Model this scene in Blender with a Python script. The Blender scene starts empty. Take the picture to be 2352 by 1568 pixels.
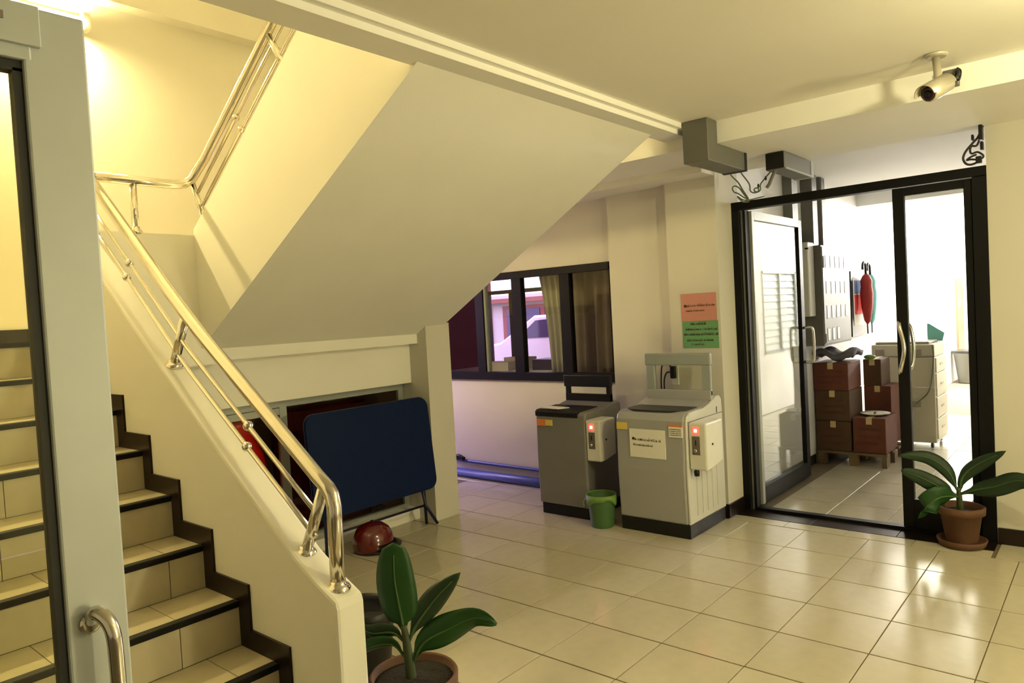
import bpy, bmesh, math, random
from mathutils import Vector, Matrix
random.seed(7)
S = bpy.context.scene
COL = S.collection

# ------------------------------------------------------------------ camera
yaw, pitch, roll, CAMZ = 0.7056, -0.03549, -0.05496, 1.575
F = Vector((-math.sin(yaw)*math.cos(pitch), math.cos(yaw)*math.cos(pitch), math.sin(pitch)))
r0 = Vector((math.cos(yaw), math.sin(yaw), 0)); u0 = r0.cross(F)
r1 = math.cos(roll)*r0 + math.sin(roll)*u0
u1 = -math.sin(roll)*r0 + math.cos(roll)*u0
cd = bpy.data.cameras.new('camera'); cam = bpy.data.objects.new('camera', cd); COL.objects.link(cam)
m = Matrix((r1, u1, -F)).transposed().to_4x4(); m.translation = Vector((0, 0, CAMZ)); cam.matrix_world = m
cd.sensor_width = 36; cd.lens = 1651.28/2352*36; cd.clip_start = 0.05; cd.clip_end = 200
S.camera = cam

# ------------------------------------------------------------------ world, lights, exposure
w = bpy.data.worlds.new('dusk_sky'); S.world = w; w.use_nodes = True
w.node_tree.nodes['Background'].inputs[0].default_value = (0.88, 0.66, 1.12, 1)
w.node_tree.nodes['Background'].inputs[1].default_value = 4.2
S.view_settings.view_transform = 'Standard'; S.view_settings.look = 'None'
S.view_settings.gamma = 1.0; S.view_settings.use_curve_mapping = False
S.view_settings.exposure = 0.10

def area(name, loc, size, energy, color, rot=(0, 0, 0)):
    l = bpy.data.lights.new(name, 'AREA'); l.shape = 'RECTANGLE'
    l.size, l.size_y = size; l.energy = energy; l.color = color
    o = bpy.data.objects.new(name, l); COL.objects.link(o); o.location = loc; o.rotation_euler = rot
    return o
HALL = (1.0, 0.885, 0.49)
# hall ceiling lamp right of the camera, and an added unseen fill light
def tube_light(name, loc, L, energy, color):
    l = bpy.data.lights.new(name, 'AREA'); l.shape = 'RECTANGLE'; l.size = 0.12; l.size_y = L
    l.energy = energy; l.color = color; l.spread = math.pi
    o = bpy.data.objects.new(name, l); COL.objects.link(o); o.location = loc
    return o
def bulb(name, loc, r, energy, color):
    l = bpy.data.lights.new(name, 'POINT'); l.shadow_soft_size = r; l.energy = energy; l.color = color
    o = bpy.data.objects.new(name, l); COL.objects.link(o); o.location = loc
    return o
bulb('hall_lamp', (0.34, 2.98, 2.52), 0.06, 80, HALL)
bulb('side_fill_light', (3.2, 3.1, 1.25), 0.12, 150, HALL)  # added unseen fill, lifts the ceiling and the stair soffit
bulb('lilac_fill_light', (-6.7, 4.25, 1.75), 0.15, 58, (0.95, 0.70, 1.15))   # unseen fill added outside the side doorway to strengthen the lilac on the wall
# corridor tubes behind the glass door
bulb('corridor_lamp_far', (-1.1, 13.2, 2.5), 0.12, 1000, (1, 0.955, 0.87))

# ------------------------------------------------------------------ materials
def srgb(h):
    c = [int(h[i:i+2], 16)/255 for i in (0, 2, 4)]
    return tuple((x/12.92 if x <= .04045 else ((x+.055)/1.055)**2.4) for x in c)
MATS = {}
def mat(name, col, rough=.5, metal=0, vary=0.0, scale=8, bump=0.0, bscale=60, spec=.5, rand=0.0, emit=None, estr=0, coat=0):
    m = bpy.data.materials.new(name); m.use_nodes = True; n = m.node_tree; b = n.nodes['Principled BSDF']
    b.inputs['Base Color'].default_value = (*col, 1); b.inputs['Roughness'].default_value = rough
    b.inputs['Metallic'].default_value = metal; b.inputs['Specular IOR Level'].default_value = spec
    b.inputs['Coat Weight'].default_value = coat
    tc = n.nodes.new('ShaderNodeTexCoord')
    if vary or rand:
        mix = n.nodes.new('ShaderNodeMixRGB'); mix.blend_type = 'MULTIPLY'; mix.inputs[0].default_value = 1
        mix.inputs[1].default_value = (*col, 1)
        ramp = n.nodes.new('ShaderNodeMapRange'); ramp.inputs[3].default_value = 1-vary; ramp.inputs[4].default_value = 1+vary*.5
        no = n.nodes.new('ShaderNodeTexNoise'); no.inputs['Scale'].default_value = scale; no.inputs['Detail'].default_value = 6
        n.links.new(tc.outputs['Object'], no.inputs['Vector']); n.links.new(no.outputs['Fac'], ramp.inputs[0])
        out = ramp.outputs[0]
        if rand:
            oi = n.nodes.new('ShaderNodeObjectInfo'); mr = n.nodes.new('ShaderNodeMapRange')
            mr.inputs[3].default_value = 1-rand; mr.inputs[4].default_value = 1+rand
            n.links.new(oi.outputs['Random'], mr.inputs[0])
            mu = n.nodes.new('ShaderNodeMath'); mu.operation = 'MULTIPLY'
            n.links.new(out, mu.inputs[0]); n.links.new(mr.outputs[0], mu.inputs[1]); out = mu.outputs[0]
        n.links.new(out, mix.inputs[2]); n.links.new(mix.outputs[0], b.inputs['Base Color'])
    if bump:
        nb = n.nodes.new('ShaderNodeTexNoise'); nb.inputs['Scale'].default_value = bscale; nb.inputs['Detail'].default_value = 4
        bp = n.nodes.new('ShaderNodeBump'); bp.inputs['Strength'].default_value = bump; bp.inputs['Distance'].default_value = .01
        n.links.new(tc.outputs['Object'], nb.inputs['Vector']); n.links.new(nb.outputs['Fac'], bp.inputs['Height'])
        n.links.new(bp.outputs[0], b.inputs['Normal'])
    if emit:
        b.inputs['Emission Color'].default_value = (*emit, 1); b.inputs['Emission Strength'].default_value = estr
    MATS[name] = m
    return m
def glass(name, tint=(1, 1, 1), ior=1.5, rough=0.0):
    m = bpy.data.materials.new(name); m.use_nodes = True; n = m.node_tree; n.nodes.clear()
    o = n.nodes.new('ShaderNodeOutputMaterial'); mx = n.nodes.new('ShaderNodeMixShader'); fr = n.nodes.new('ShaderNodeFresnel')
    t = n.nodes.new('ShaderNodeBsdfTransparent'); g = n.nodes.new('ShaderNodeBsdfGlossy')
    t.inputs[0].default_value = (*tint, 1); g.inputs['Roughness'].default_value = rough
    ge = n.nodes.new('ShaderNodeNewGeometry'); mr = n.nodes.new('ShaderNodeMapRange')      # same index on both faces of a thin pane
    mr.inputs[3].default_value = ior; mr.inputs[4].default_value = 1/ior
    n.links.new(ge.outputs['Backfacing'], mr.inputs[0]); n.links.new(mr.outputs[0], fr.inputs[0])
    n.links.new(fr.outputs[0], mx.inputs[0]); n.links.new(t.outputs[0], mx.inputs[1]); n.links.new(g.outputs[0], mx.inputs[2])
    n.links.new(mx.outputs[0], o.inputs[0])
    return m
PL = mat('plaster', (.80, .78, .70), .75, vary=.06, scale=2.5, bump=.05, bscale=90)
WP = mat('darkened_wall_plaster', (.595, .57, .49), .75, vary=.06, scale=2.5, bump=.05, bscale=90)  # plaster darkened in colour to offset too much lamplight on the walls
BW = mat('lightened_beam_plaster', (.90, .885, .83), .75, vary=.04, scale=2.5, bump=.05, bscale=90)  # plaster lightened in colour to stand in for stronger lamplight on the beams
PLC = mat('ceiling_plaster', (.84, .81, .72), .8, vary=.05, scale=2, bump=.05, bscale=70)
WW = mat('white_plaster', (.86, .85, .82), .7, vary=.03, scale=2, bump=.03)
GROUT = mat('grout', (.14, .11, .07), .9, vary=.2, scale=20)
TILE = mat('floor_tile', (.50, .455, .345), .17, vary=.10, scale=14, rand=.035, bump=.012, bscale=25)
STILE = mat('stair_tile', (.50, .44, .30), .32, vary=.12, scale=16, rand=.05)
BTILE = mat('black_tile', (.013, .008, .006), .3, spec=.25, vary=.3, scale=20, rand=.2)
NOSE = mat('black_rubber', (.006, .005, .004), .6, spec=.15, vary=.3, scale=60)
STEEL = mat('stainless_steel', (.74, .70, .62), .13, 1, vary=.05, scale=5)
ALU = mat('grey_aluminium', (.45, .48, .48), .45, .15, vary=.06, scale=12)
ALUD = mat('dull_aluminium', (.36, .38, .36), .5, .3, vary=.08, scale=12)
BLK = mat('black_frame', (.003, .0028, .0028), .5, spec=.18, vary=.2, scale=10)
GASK = mat('black_gasket', (.006, .006, .006), .6, vary=.1)
GLASS = glass('clear_glass', (.97, .98, .96), 1.55)
GLASSY = glass('door_glass', (.93, .93, .84), 1.45)
GLASSD = glass('dark_glass', (.85, .80, .76), 1.3)
GLASSW = glass('tinted_glass', (.72, .68, .66), 1.45)
GREY = mat('grey_paint', (.13, .127, .108), .5, vary=.1, scale=15)
GREYL = mat('meter_box_paint', (.17, .162, .145), .5, vary=.06, scale=10)
WPLAS = mat('white_plastic', (.70, .69, .62), .4, vary=.05, scale=15)
WHITE = mat('white_paper', (.80, .78, .70), .8, vary=.06, scale=30)
MB_ = mat('grey_washer_shell', (.37, .37, .36), .38, .15, vary=.06, scale=8)
MBS = mat('pale_washer_side', (.58, .57, .52), .4, vary=.05, scale=8)
MA_ = mat('dark_grey_washer_shell', (.22, .21, .20), .4, .2, vary=.08, scale=8)
LIDG = mat('grey_green_plastic', (.30, .33, .31), .35, vary=.08, scale=10)
BPLAS = mat('black_plastic', (.008, .008, .008), .4, spec=.3, vary=.2, scale=20)
DKHOLE = mat('dark_drum', (.02, .02, .022), .4, vary=.2)
INK = mat('ink', (.05, .03, .02), .8, vary=.2)
PINK = mat('pink_paper', (.56, .25, .20), .85, vary=.08, scale=30)
GRN = mat('green_paper', (.14, .33, .14), .85, vary=.1, scale=30)
LED = mat('red_led', (1, .1, .05), .4, emit=(1, .035, .02), estr=4)
LEDW = mat('led_core', (1, .6, .5), .4, emit=(1, .55, .45), estr=16)
YEL = mat('yellow_sticker', (.72, .56, .12), .6, vary=.15, scale=60)
ORG = mat('orange_sticker', (.75, .22, .05), .6, vary=.2, scale=60)
METALP = mat('coin_slot_plate', (.22, .20, .18), .4, .6, vary=.2, scale=40)
BUCK = mat('green_bucket_plastic', (.05, .12, .035), .45, vary=.2, scale=12)
BUCKL = mat('lime_liner', (.14, .25, .045), .5, vary=.2, scale=20)
BLUE = mat('navy_tabletop', (.0025, .010, .048), .6, spec=.12, vary=.25, scale=30)
BLUEL = mat('navy_steel_leg', (.01, .012, .05), .4, .3, vary=.1)
REDP = mat('red_plastic', (.85, .02, .012), .35, vary=.15, scale=8)
MAROON = mat('maroon_cloth', (.10, .012, .006), .9, vary=.3, scale=8, bump=.3, bscale=20)
HELM = mat('maroon_helmet_shell', (.09, .004, .003), .12, vary=.1, coat=.6)
LEAF = mat('leaf_green', (.012, .052, .009), .45, spec=.3, vary=.35, scale=14)
LEAFD = mat('dark_leaf_green', (.014, .032, .012), .5, spec=.3, vary=.35, scale=14)
RIB = mat('pale_midrib', (.035, .085, .015), .5, vary=.2)
STEM = mat('plant_stem', (.035, .05, .014), .6, vary=.4, scale=30)
TERRA = mat('terracotta', (.105, .044, .018), .75, vary=.3, scale=18, bump=.2, bscale=50)
SOIL = mat('soil', (.012, .008, .006), .95, vary=.5, scale=60, bump=1, bscale=90)
CARD = mat('brown_cardboard', (.085, .045, .020), .85, vary=.2, scale=10)
CARDR = mat('red_printed_cardboard', (.125, .036, .016), .8, vary=.4, scale=9)
TAPE = mat('packing_tape', (.55, .42, .20), .4, vary=.1)
WOOD = mat('pallet_wood', (.17, .11, .05), .8, vary=.35, scale=14)
BROWN = mat('brown_door_wood', (.22, .09, .04), .5, vary=.3, scale=9)
CLOTH = mat('grey_cloth', (.13, .12, .14), .9, vary=.3, scale=20, bump=.4, bscale=40)
COPY = mat('beige_copier_shell', (.62, .57, .42), .5, vary=.05, scale=6)
COPYG = mat('copier_grey_trim', (.36, .32, .25), .5, vary=.1)
TEAL = mat('teal_plastic', (.18, .58, .55), .4, vary=.1)
PIPE = mat('blue_pvc_pipe', (.05, .075, .32), .35, vary=.1)
CURT = mat('grey_curtain', (.46, .45, .40), .85, vary=.2, scale=7)
CARW = mat('car_paint_white', (.85, .84, .86), .2, coat=.5, vary=.02)
CARG = mat('car_window', (.05, .04, .12), .08, vary=.2)
ASPH = mat('asphalt', (.14, .13, .13), .9, vary=.3, scale=20)
BLDG = mat('building_wall', (.62, .58, .58), .8, vary=.15, scale=2)
BLDR = mat('building_red_brown', (.30, .10, .09), .8, vary=.3, scale=3)
WIREG = mat('green_cable', (.10, .12, .07), .6, vary=.1)
WIREB = mat('black_cable', (.010, .009, .008), .5, vary=.1)
LENS = mat('dark_purple_lens', (.03, .008, .02), .1, vary=.2)
SILV = mat('silver_housing', (.52, .48, .38), .4, .4, vary=.08)
REDU = mat('red_umbrella_cloth', (.32, .02, .015), .7, vary=.3, scale=20)
TUBE = mat('warm_tube', (1, .9, .6), .4, emit=(1, .80, .35), estr=540)
TUBEW = mat('white_tube', (1, 1, 1), .4, emit=(1, .98, .94), estr=80)
BOARDG = mat('grey_board', (.30, .32, .32), .7, vary=.3, scale=8)
POSTB = mat('poster_blue', (.15, .22, .50), .6, vary=.3, scale=20)
POSTR = mat('poster_red', (.75, .03, .03), .6, vary=.2, scale=20)
LOUV = mat('frosted_louver_glass', (.60, .66, .62), .25, vary=.05)

# ------------------------------------------------------------------ mesh helpers
ORG_ = {}
class MB:
    def __init__(s): s.v = []; s.f = []; s.sm = []
    def add(s, vs, fs, smooth=False):
        k = len(s.v); s.v += [Vector(p) for p in vs]
        for f in fs: s.f.append([i+k for i in f]); s.sm.append(smooth)
        return s
    def box(s, x0, x1, y0, y1, z0, z1):
        return s.add([(x0,y0,z0),(x1,y0,z0),(x1,y1,z0),(x0,y1,z0),(x0,y0,z1),(x1,y0,z1),(x1,y1,z1),(x0,y1,z1)],
                     [(0,3,2,1),(4,5,6,7),(0,1,5,4),(1,2,6,5),(2,3,7,6),(3,0,4,7)])
    def prism(s, poly, axis, a, b, smooth=False):
        n = len(poly)
        def p(q, t):
            if axis == 'x': return (t, q[0], q[1])
            if axis == 'y': return (q[0], t, q[1])
            return (q[0], q[1], t)
        vs = [p(q, a) for q in poly] + [p(q, b) for q in poly]
        k = len(s.v); s.v += [Vector(v) for v in vs]
        s.f.append(list(range(k, k+n))); s.sm.append(False)
        s.f.append(list(range(k+2*n-1, k+n-1, -1))); s.sm.append(False)
        for i in range(n):
            j = (i+1) % n; s.f.append([k+i, k+n+i, k+n+j, k+j]); s.sm.append(smooth)
        return s
    def tube(s, pts, r, n=10, cap=True):
        pts = [Vector(p) for p in pts]; k = len(s.v); up = None
        for i, p in enumerate(pts):
            t = (pts[min(i+1, len(pts)-1)] - pts[max(i-1, 0)]).normalized()
            if up is None: up = t.orthogonal().normalized()
            a = (up - t*up.dot(t)).normalized(); b = t.cross(a); up = a
            rr = r[i] if isinstance(r, (list, tuple)) else r
            for j in range(n):
                an = 2*math.pi*j/n; s.v.append(p + rr*(math.cos(an)*a + math.sin(an)*b))
        for i in range(len(pts)-1):
            for j in range(n):
                s.f.append([k+i*n+j, k+i*n+(j+1) % n, k+(i+1)*n+(j+1) % n, k+(i+1)*n+j]); s.sm.append(True)
        if cap:
            s.f.append([k+j for j in range(n)][::-1]); s.sm.append(False)
            s.f.append([k+(len(pts)-1)*n+j for j in range(n)]); s.sm.append(False)
        return s
    def lathe(s, prof, c, n=28, ax=None):
        """prof: list of (r, h) about an axis through c (default +z)."""
        c = Vector(c); ax = Vector(ax or (0, 0, 1)).normalized(); a = ax.orthogonal().normalized(); b = ax.cross(a); k = len(s.v)
        for r, h in prof:
            for j in range(n):
                an = 2*math.pi*j/n; s.v.append(c + ax*h + r*(math.cos(an)*a + math.sin(an)*b))
        for i in range(len(prof)-1):
            for j in range(n):
                s.f.append([k+i*n+j, k+i*n+(j+1) % n, k+(i+1)*n+(j+1) % n, k+(i+1)*n+j]); s.sm.append(True)
        s.f.append([k+j for j in range(n)][::-1]); s.sm.append(False)
        s.f.append([k+(len(prof)-1)*n+j for j in range(n)]); s.sm.append(False)
        return s
    def ball(s, c, r, n=12, sx=1, sy=1, sz=1):
        c = Vector(c); k = len(s.v); m_ = n//2
        for i in range(1, m_):
            th = math.pi*i/m_
            for j in range(n):
                an = 2*math.pi*j/n
                s.v.append(c + Vector((sx*r*math.sin(th)*math.cos(an), sy*r*math.sin(th)*math.sin(an), sz*r*math.cos(th))))
        s.v.append(c + Vector((0, 0, r*sz))); s.v.append(c - Vector((0, 0, r*sz))); t = len(s.v)-2
        for i in range(m_-2):
            for j in range(n):
                s.f.append([k+i*n+j, k+(i+1)*n+j, k+(i+1)*n+(j+1) % n, k+i*n+(j+1) % n]); s.sm.append(True)
        for j in range(n):
            s.f.append([t, k+j, k+(j+1) % n]); s.sm.append(True)
            q = k+(m_-2)*n; s.f.append([t+1, q+(j+1) % n, q+j]); s.sm.append(True)
        return s
    def build(s, name, mt, parent=None, bevel=0, seg=2, origin=None):
        xs = [v.x for v in s.v]; ys = [v.y for v in s.v]; zs = [v.z for v in s.v]
        if parent is not None: o0 = ORG_[parent.name]
        else: o0 = Vector(origin) if origin else Vector(((min(xs)+max(xs))/2, (min(ys)+max(ys))/2, min(zs)))
        me = bpy.data.meshes.new(name); me.from_pydata([v-o0 for v in s.v], [], s.f)
        for p, q in zip(me.polygons, s.sm): p.use_smooth = q
        bm = bmesh.new(); bm.from_mesh(me)
        bmesh.ops.recalc_face_normals(bm, faces=bm.faces)
        if bevel:
            ed = [e for e in bm.edges if len(e.link_faces) == 2 and e.calc_face_angle(0) > .6]
            bmesh.ops.bevel(bm, geom=ed, offset=bevel, segments=seg, affect='EDGES', profile=.5, clamp_overlap=True)
        bm.to_mesh(me); bm.free()
        me.materials.append(mt)
        o = bpy.data.objects.new(name, me); COL.objects.link(o)
        ORG_[o.name] = o0
        if name in ('handwriting', 'print'): o['kind'] = 'stuff'
        if parent is not None: o.parent = parent
        else: o.location = o0
        return o
def tag(o, label, cat=None, group=None):
    o['label'] = label
    if cat: o['category'] = cat
    if group: o['group'] = group
    return o
def thing(name, label, cat, loc, group=None, kind=None):
    o = bpy.data.objects.new(name, None); COL.objects.link(o); o.location = loc; o.empty_display_size = .1
    ORG_[o.name] = Vector(loc)
    if kind: o['kind'] = kind
    return tag(o, label, cat, group)
def struct(name, mb, mt, label=None, parent=None, bevel=0):
    o = mb.build(name, mt, parent, bevel)
    if parent is None: o['kind'] = 'structure'
    if label: o['label'] = label
    return o
def sroot(name, label, loc):
    o = bpy.data.objects.new(name, None); COL.objects.link(o); o.location = loc; o['kind'] = 'structure'; o['label'] = label
    ORG_[o.name] = Vector(loc); return o
def bx(*a): return MB().box(*a)
def cat_rom(pts, n=6):
    pts = [Vector(p) for p in pts]; q = [2*pts[0]-pts[1]] + pts + [2*pts[-1]-pts[-2]]; out = []
    for i in range(1, len(q)-2):
        for k in range(n):
            t = k/n; a, b, c, d = q[i-1], q[i], q[i+1], q[i+2]
            out.append(.5*((2*b)+(c-a)*t+(2*a-5*b+4*c-d)*t*t+(3*b-a-3*c+d)*t**3))
    out.append(pts[-1]); return out

# ------------------------------------------------------------------ floor
T = .40; TX0 = -.885; TY0 = 2.945
floor = struct('floor', bx(-5.65, 3.5, -3, 5.33, -.12, -.004).box(-2.4, -.3, 5.33, 16.2, -.12, -.004), GROUT, 'polished cream floor tiles with thin dark joints')
g = .0022
tm = bx(g, T-g, g, T-g, -.02, 0)
t0 = tm.build('floor_tile', TILE, floor, bevel=.0015, seg=1); tmesh = t0.data
for v in tmesh.vertices: v.co += ORG_['floor']      # local tile coordinates
first = True
def put_tile(x, y):
    global first
    o = t0 if first else bpy.data.objects.new('floor_tile', tmesh)
    if not first: COL.objects.link(o)
    first = False
    o.parent = floor; o.location = Vector((x, y, 0)) - ORG_['floor']
for i in range(-11, 6):
    for j in range(-5, 5):
        x, y = TX0+T*i, TY0+.405*j
        if x < -5.25: continue
        if y < 1.52 and x < -2.0: continue
        put_tile(x, y)
for i in range(-11, -5): put_tile(TX0+T*i, TY0+.405*5)
tm2 = None
for j in range(0, 13):
    for i in range(-3, 1):
        put_tile(TX0+T*i, 5.36+.405*j)
# dark threshold tiles in front of the glass doors
for k in range(3):
    x0 = -2.245+.545*k
    bx(x0+.002, min(x0+.543, -.62), 5.10, 5.275, -.02, .002).build('threshold_tile', BTILE, floor, bevel=.001, seg=1)
for k in range(4):
    bx(-.60+T*k, -.60+T*k+.397, 4.975, 5.27, -.02, 0).build('floor_tile', TILE, floor, bevel=.001, seg=1)
for k in range(4):
    bx(-2.24+T*k, -2.24+T*k+(.397 if k < 3 else .417), 4.975, 5.098, -.02, 0).build('floor_tile', TILE, floor, bevel=.001, seg=1)

# ------------------------------------------------------------------ shell: ceilings, beams, walls
struct('ceiling', bx(-2.06, 3.5, -3, 4.28, 2.705, 2.95), PLC, 'cream plaster hall ceiling')
t1 = MB().prism([(-2.25, 2.645), (-2.089, 2.645), (-2.089, 2.674), (-2.054, 2.674), (-2.054, 2.95), (-2.25, 2.95)], 'y', -3, 4.275)
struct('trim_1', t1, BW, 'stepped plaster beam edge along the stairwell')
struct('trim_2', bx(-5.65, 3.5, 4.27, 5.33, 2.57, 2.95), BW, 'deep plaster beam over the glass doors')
struct('trim_3', bx(-5.65, -2.25, 4.80, 5.14, 2.515, 2.571), PL, 'low plaster band over the washing corner')
# window wall with opening, column beside it, pier with notices
WX0, WX1, WZ0, WZ1, WY = -5.45, -3.24, .972, 1.985, 5.14
ww = bx(-5.65, WX0, WY, WY+.16, 0, 2.6).box(WX1, -2.4, WY, WY+.16, 0, 2.6).box(WX0, WX1, WY, WY+.16, 0, WZ0).box(WX0, WX1, WY, WY+.16, WZ1, 2.6)
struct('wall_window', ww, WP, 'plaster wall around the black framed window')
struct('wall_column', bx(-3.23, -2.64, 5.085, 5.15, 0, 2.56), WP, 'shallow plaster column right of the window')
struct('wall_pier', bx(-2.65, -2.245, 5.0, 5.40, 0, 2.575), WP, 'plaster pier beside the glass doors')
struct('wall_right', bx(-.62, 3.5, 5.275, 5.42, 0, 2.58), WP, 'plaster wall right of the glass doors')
struct('wall_hall_side', bx(3.5, 3.62, -3, 5.4, 0, 2.95), PL)
struct('wall_hall_back', bx(-5.8, 3.62, -3.12, -3, 0, 5.4), PL)
# stairwell walls
wl = bx(-5.80, -5.65, -3.0, 4.15, 0, 5.4).box(-5.80, -5.65, 4.15, 5.06, 2.1, 5.4).box(-5.80, -5.65, 5.06, 5.3, 0, 5.4)
struct('wall_left', wl, PL, 'stairwell end wall behind the landing')
struct('wall_stair_side', bx(-5.65, -2.25, -.70, -.55, 0, 5.4), PL)
struct('wall_upper', bx(-5.65, -2.1, 5.14, 5.3, 2.6, 5.4).box(-2.25, -2.1, -3, 5.3, 2.95, 5.4), PL)
struct('ceiling_stairwell', bx(-5.8, -2.1, -3, 5.3, 5.3, 5.42), PL)
struct('trim_4', bx(-5.65, -5.52, -.55, 5.14, 4.0, 4.35), PL, 'plaster beam high on the stairwell end wall')
# corridor behind the glass doors
struct('wall_corridor_left', bx(-2.42, -2.29, 5.36, 16.0, 0, 2.75), WW, 'white corridor wall with the meter cabinet')
LY0, LY1, LZ0, LZ1 = 9.98, 11.33, .84, 2.01
cr_ = bx(-.45, -.32, 5.42, LY0, 0, 2.75).box(-.45, -.32, LY1, 16.0, 0, 2.75).box(-.45, -.32, LY0, LY1, 0, LZ0).box(-.45, -.32, LY0, LY1, LZ1, 2.75)
struct('wall_corridor_right', cr_, WW, 'white corridor wall with louvred window')
struct('wall_corridor_end', bx(-2.42, -.32, 16.0, 16.15, 0, 2.75), WW)
struct('ceiling_corridor', bx(-2.42, -.32, 5.33, 16.15, 2.75, 2.9), WW)
struct('trim_5', bx(-2.29, -.45, 8.85, 9.05, 2.60, 2.75), WW, 'ceiling bulkhead across the corridor')
# baseboards of dark tile
def base(name, segs, label):
    r = sroot(name, label, (segs[0][0], segs[0][2], 0))
    for s_ in segs: bx(*s_).build('baseboard_tile', BTILE, r, bevel=.002, seg=1)
base('baseboard_right', [(-.615+.41*k, -.615+.41*k+.406, 5.258, 5.276, .001, .10) for k in range(5)], 'dark tile skirting on the right wall')
base('baseboard_pier', [(-2.246, -2.231, 5.0, 5.26, .001, .10), (-2.65, -2.232, 4.986, 5.001, .001, .10)], 'dark tile skirting around the pier')
base('baseboard_corridor', [(-2.291, -2.278, 5.75+.45*k, 5.75+.45*k+.446, .001, .09) for k in range(3)], 'brown tile skirting in the corridor')

# ------------------------------------------------------------------ lower flight
H, TR = .175, .2622
XN = lambda n: -2.386 - TR*(n-2)
YP = 1.39
st = thing('staircase', 'lower flight of cream tiled stairs with black nosing strips', 'staircase', (-3.1, .5, 0))
for n in range(1, 9):
    x0, x1, z = XN(n), XN(n+1), n*H
    sp = bx(x1-.02 if n < 8 else x1, x0-.012, -.55, YP, 0 if n < 2 else z-H-.03, z-.012).build('step', GROUT, st)
    off = .24 if n % 2 else .15
    ys = [YP-.003, YP-off] + [YP-off-.4*k for k in range(1, 6)]
    ys = [y for y in ys if y > -.5] + [-.55]
    for a, b in zip(ys, ys[1:]):
        bx(x1+.001, x0-.03, b+.0015, a-.0015, z-.02, z).build('tread_tile', STILE, sp)
        bx(x0-.014, x0-.002, b+.0015, a-.0015, z-H+.001, z-.021).build('riser_tile', STILE, sp)
    bx(x0-.032, x0+.008, -.55, YP-.012, z-.022, z+.0025).build('nosing', NOSE, sp, bevel=.003, seg=1)
# landing
lp = bx(-5.65, XN(9)-.012, -.55, 4.02, 1.40, 9*H-.012).build('landing', PL, st)
bx(-5.65, XN(9)-.03, -.55, 4.0, 9*H-.014, 9*H).build('tread_tile', STILE, lp)
bx(XN(9)-.014, XN(9)-.002, -.55, YP, 8*H, 9*H-.02).build('riser_tile', STILE, lp)
bx(XN(9)-.032, XN(9)+.008, -.55, YP-.012, 9*H-.022, 9*H+.0025).build('nosing', NOSE, lp)
for k in range(9):
    bx(-5.652, -5.638, -.54+.45*k, -.54+.45*k+.447, 9*H, 9*H+.09).build('skirting_tile', BTILE, lp)
# parapet with sloping coping
prof = [(-2.015, 0), (-2.015, .625), (-2.022, .652), (-2.12, .695), (-2.25, .765), (-2.45, .905), (-2.75, 1.112), (-3.14, 1.392), (-3.5, 1.655), (-3.87, 1.93), (-4.22, 2.175), (-4.22, 0)]
bm_ = MB().prism(prof, 'y', YP, 1.505)
par = bm_.build('parapet', PL, st, bevel=.012, seg=2)
W = .078
for n in range(1, 9):
    I1 = (XN(n+1), n*H); N = (XN(n), n*H); I0 = (XN(n), (n-1)*H)
    o = lambda p: (p[0]+W, p[1]+W)
    poly = [I1, N, I0, o(I0), o(N), o(I1)]
    if n == 1: poly = [I1, N, (XN(1), 0), (XN(1)+W, 0), o(N), o(I1)]
    c = [(sum(p[0] for p in poly)/6), (sum(p[1] for p in poly)/6)]
    poly = [(p[0]+(c[0]-p[0])*.004, p[1]+(c[1]-p[1])*.004) for p in poly]
    MB().prism(poly, 'y', YP-.010, YP+.004).build('skirting_tile', BTILE, par)

# landing parapet (between the flights) and upper flight
up = thing('staircase', 'upper flight of stairs with smooth plaster underside and parapet', 'staircase', (-3.3, 3.0, 1.4))
bx(-4.32, -4.22, 1.50, 2.20, 1.38, 2.16).build('landing_parapet', PL, up)
SO = lambda x: 1.562 + .577*(x+4.08)
body = MB().prism([(-4.345, SO(-4.345)), (-2.10, SO(-2.10)), (-2.10, SO(-2.10)+.30), (-4.345, SO(-4.345)+.14)], 'y', 2.08, 4.02)
body.build('flight_slab', PL, up)
MB().prism([(-4.22, SO(-4.22)+.02), (-2.10, SO(-2.10)+.02), (-2.10, 3.675), (-4.22, 2.195)], 'y', 2.081, 2.19).build('parapet', PL, up)
for k in range(8):
    x = -4.2+.262*k
    z = 1.575+.175*(k+1)
    MB().prism([(x, SO(x)+.06), (x+.275, SO(x+.275)+.06), (x+.275, z), (x, z)], 'y', 2.19, 4.0).build('step', STILE, up)
# beam below landing, column, store cupboard
struct('trim_6', bx(-4.47, -4.33, -.55, 3.83, 1.09, 1.43), PL, 'plaster beam under the landing')
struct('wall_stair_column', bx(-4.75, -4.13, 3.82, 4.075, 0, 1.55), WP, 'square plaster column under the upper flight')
struct('trim_7', bx(-4.50, -4.32, 1.5, 3.82, 0, .085), PL, 'low white kerb under the cupboard doors')
struct('wall_store_back', bx(-5.65, -5.3, 1.2, 4.05, 0, 1.40).box(-5.3, -4.75, 3.95, 4.05, 0, 1.40), PL)

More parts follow.
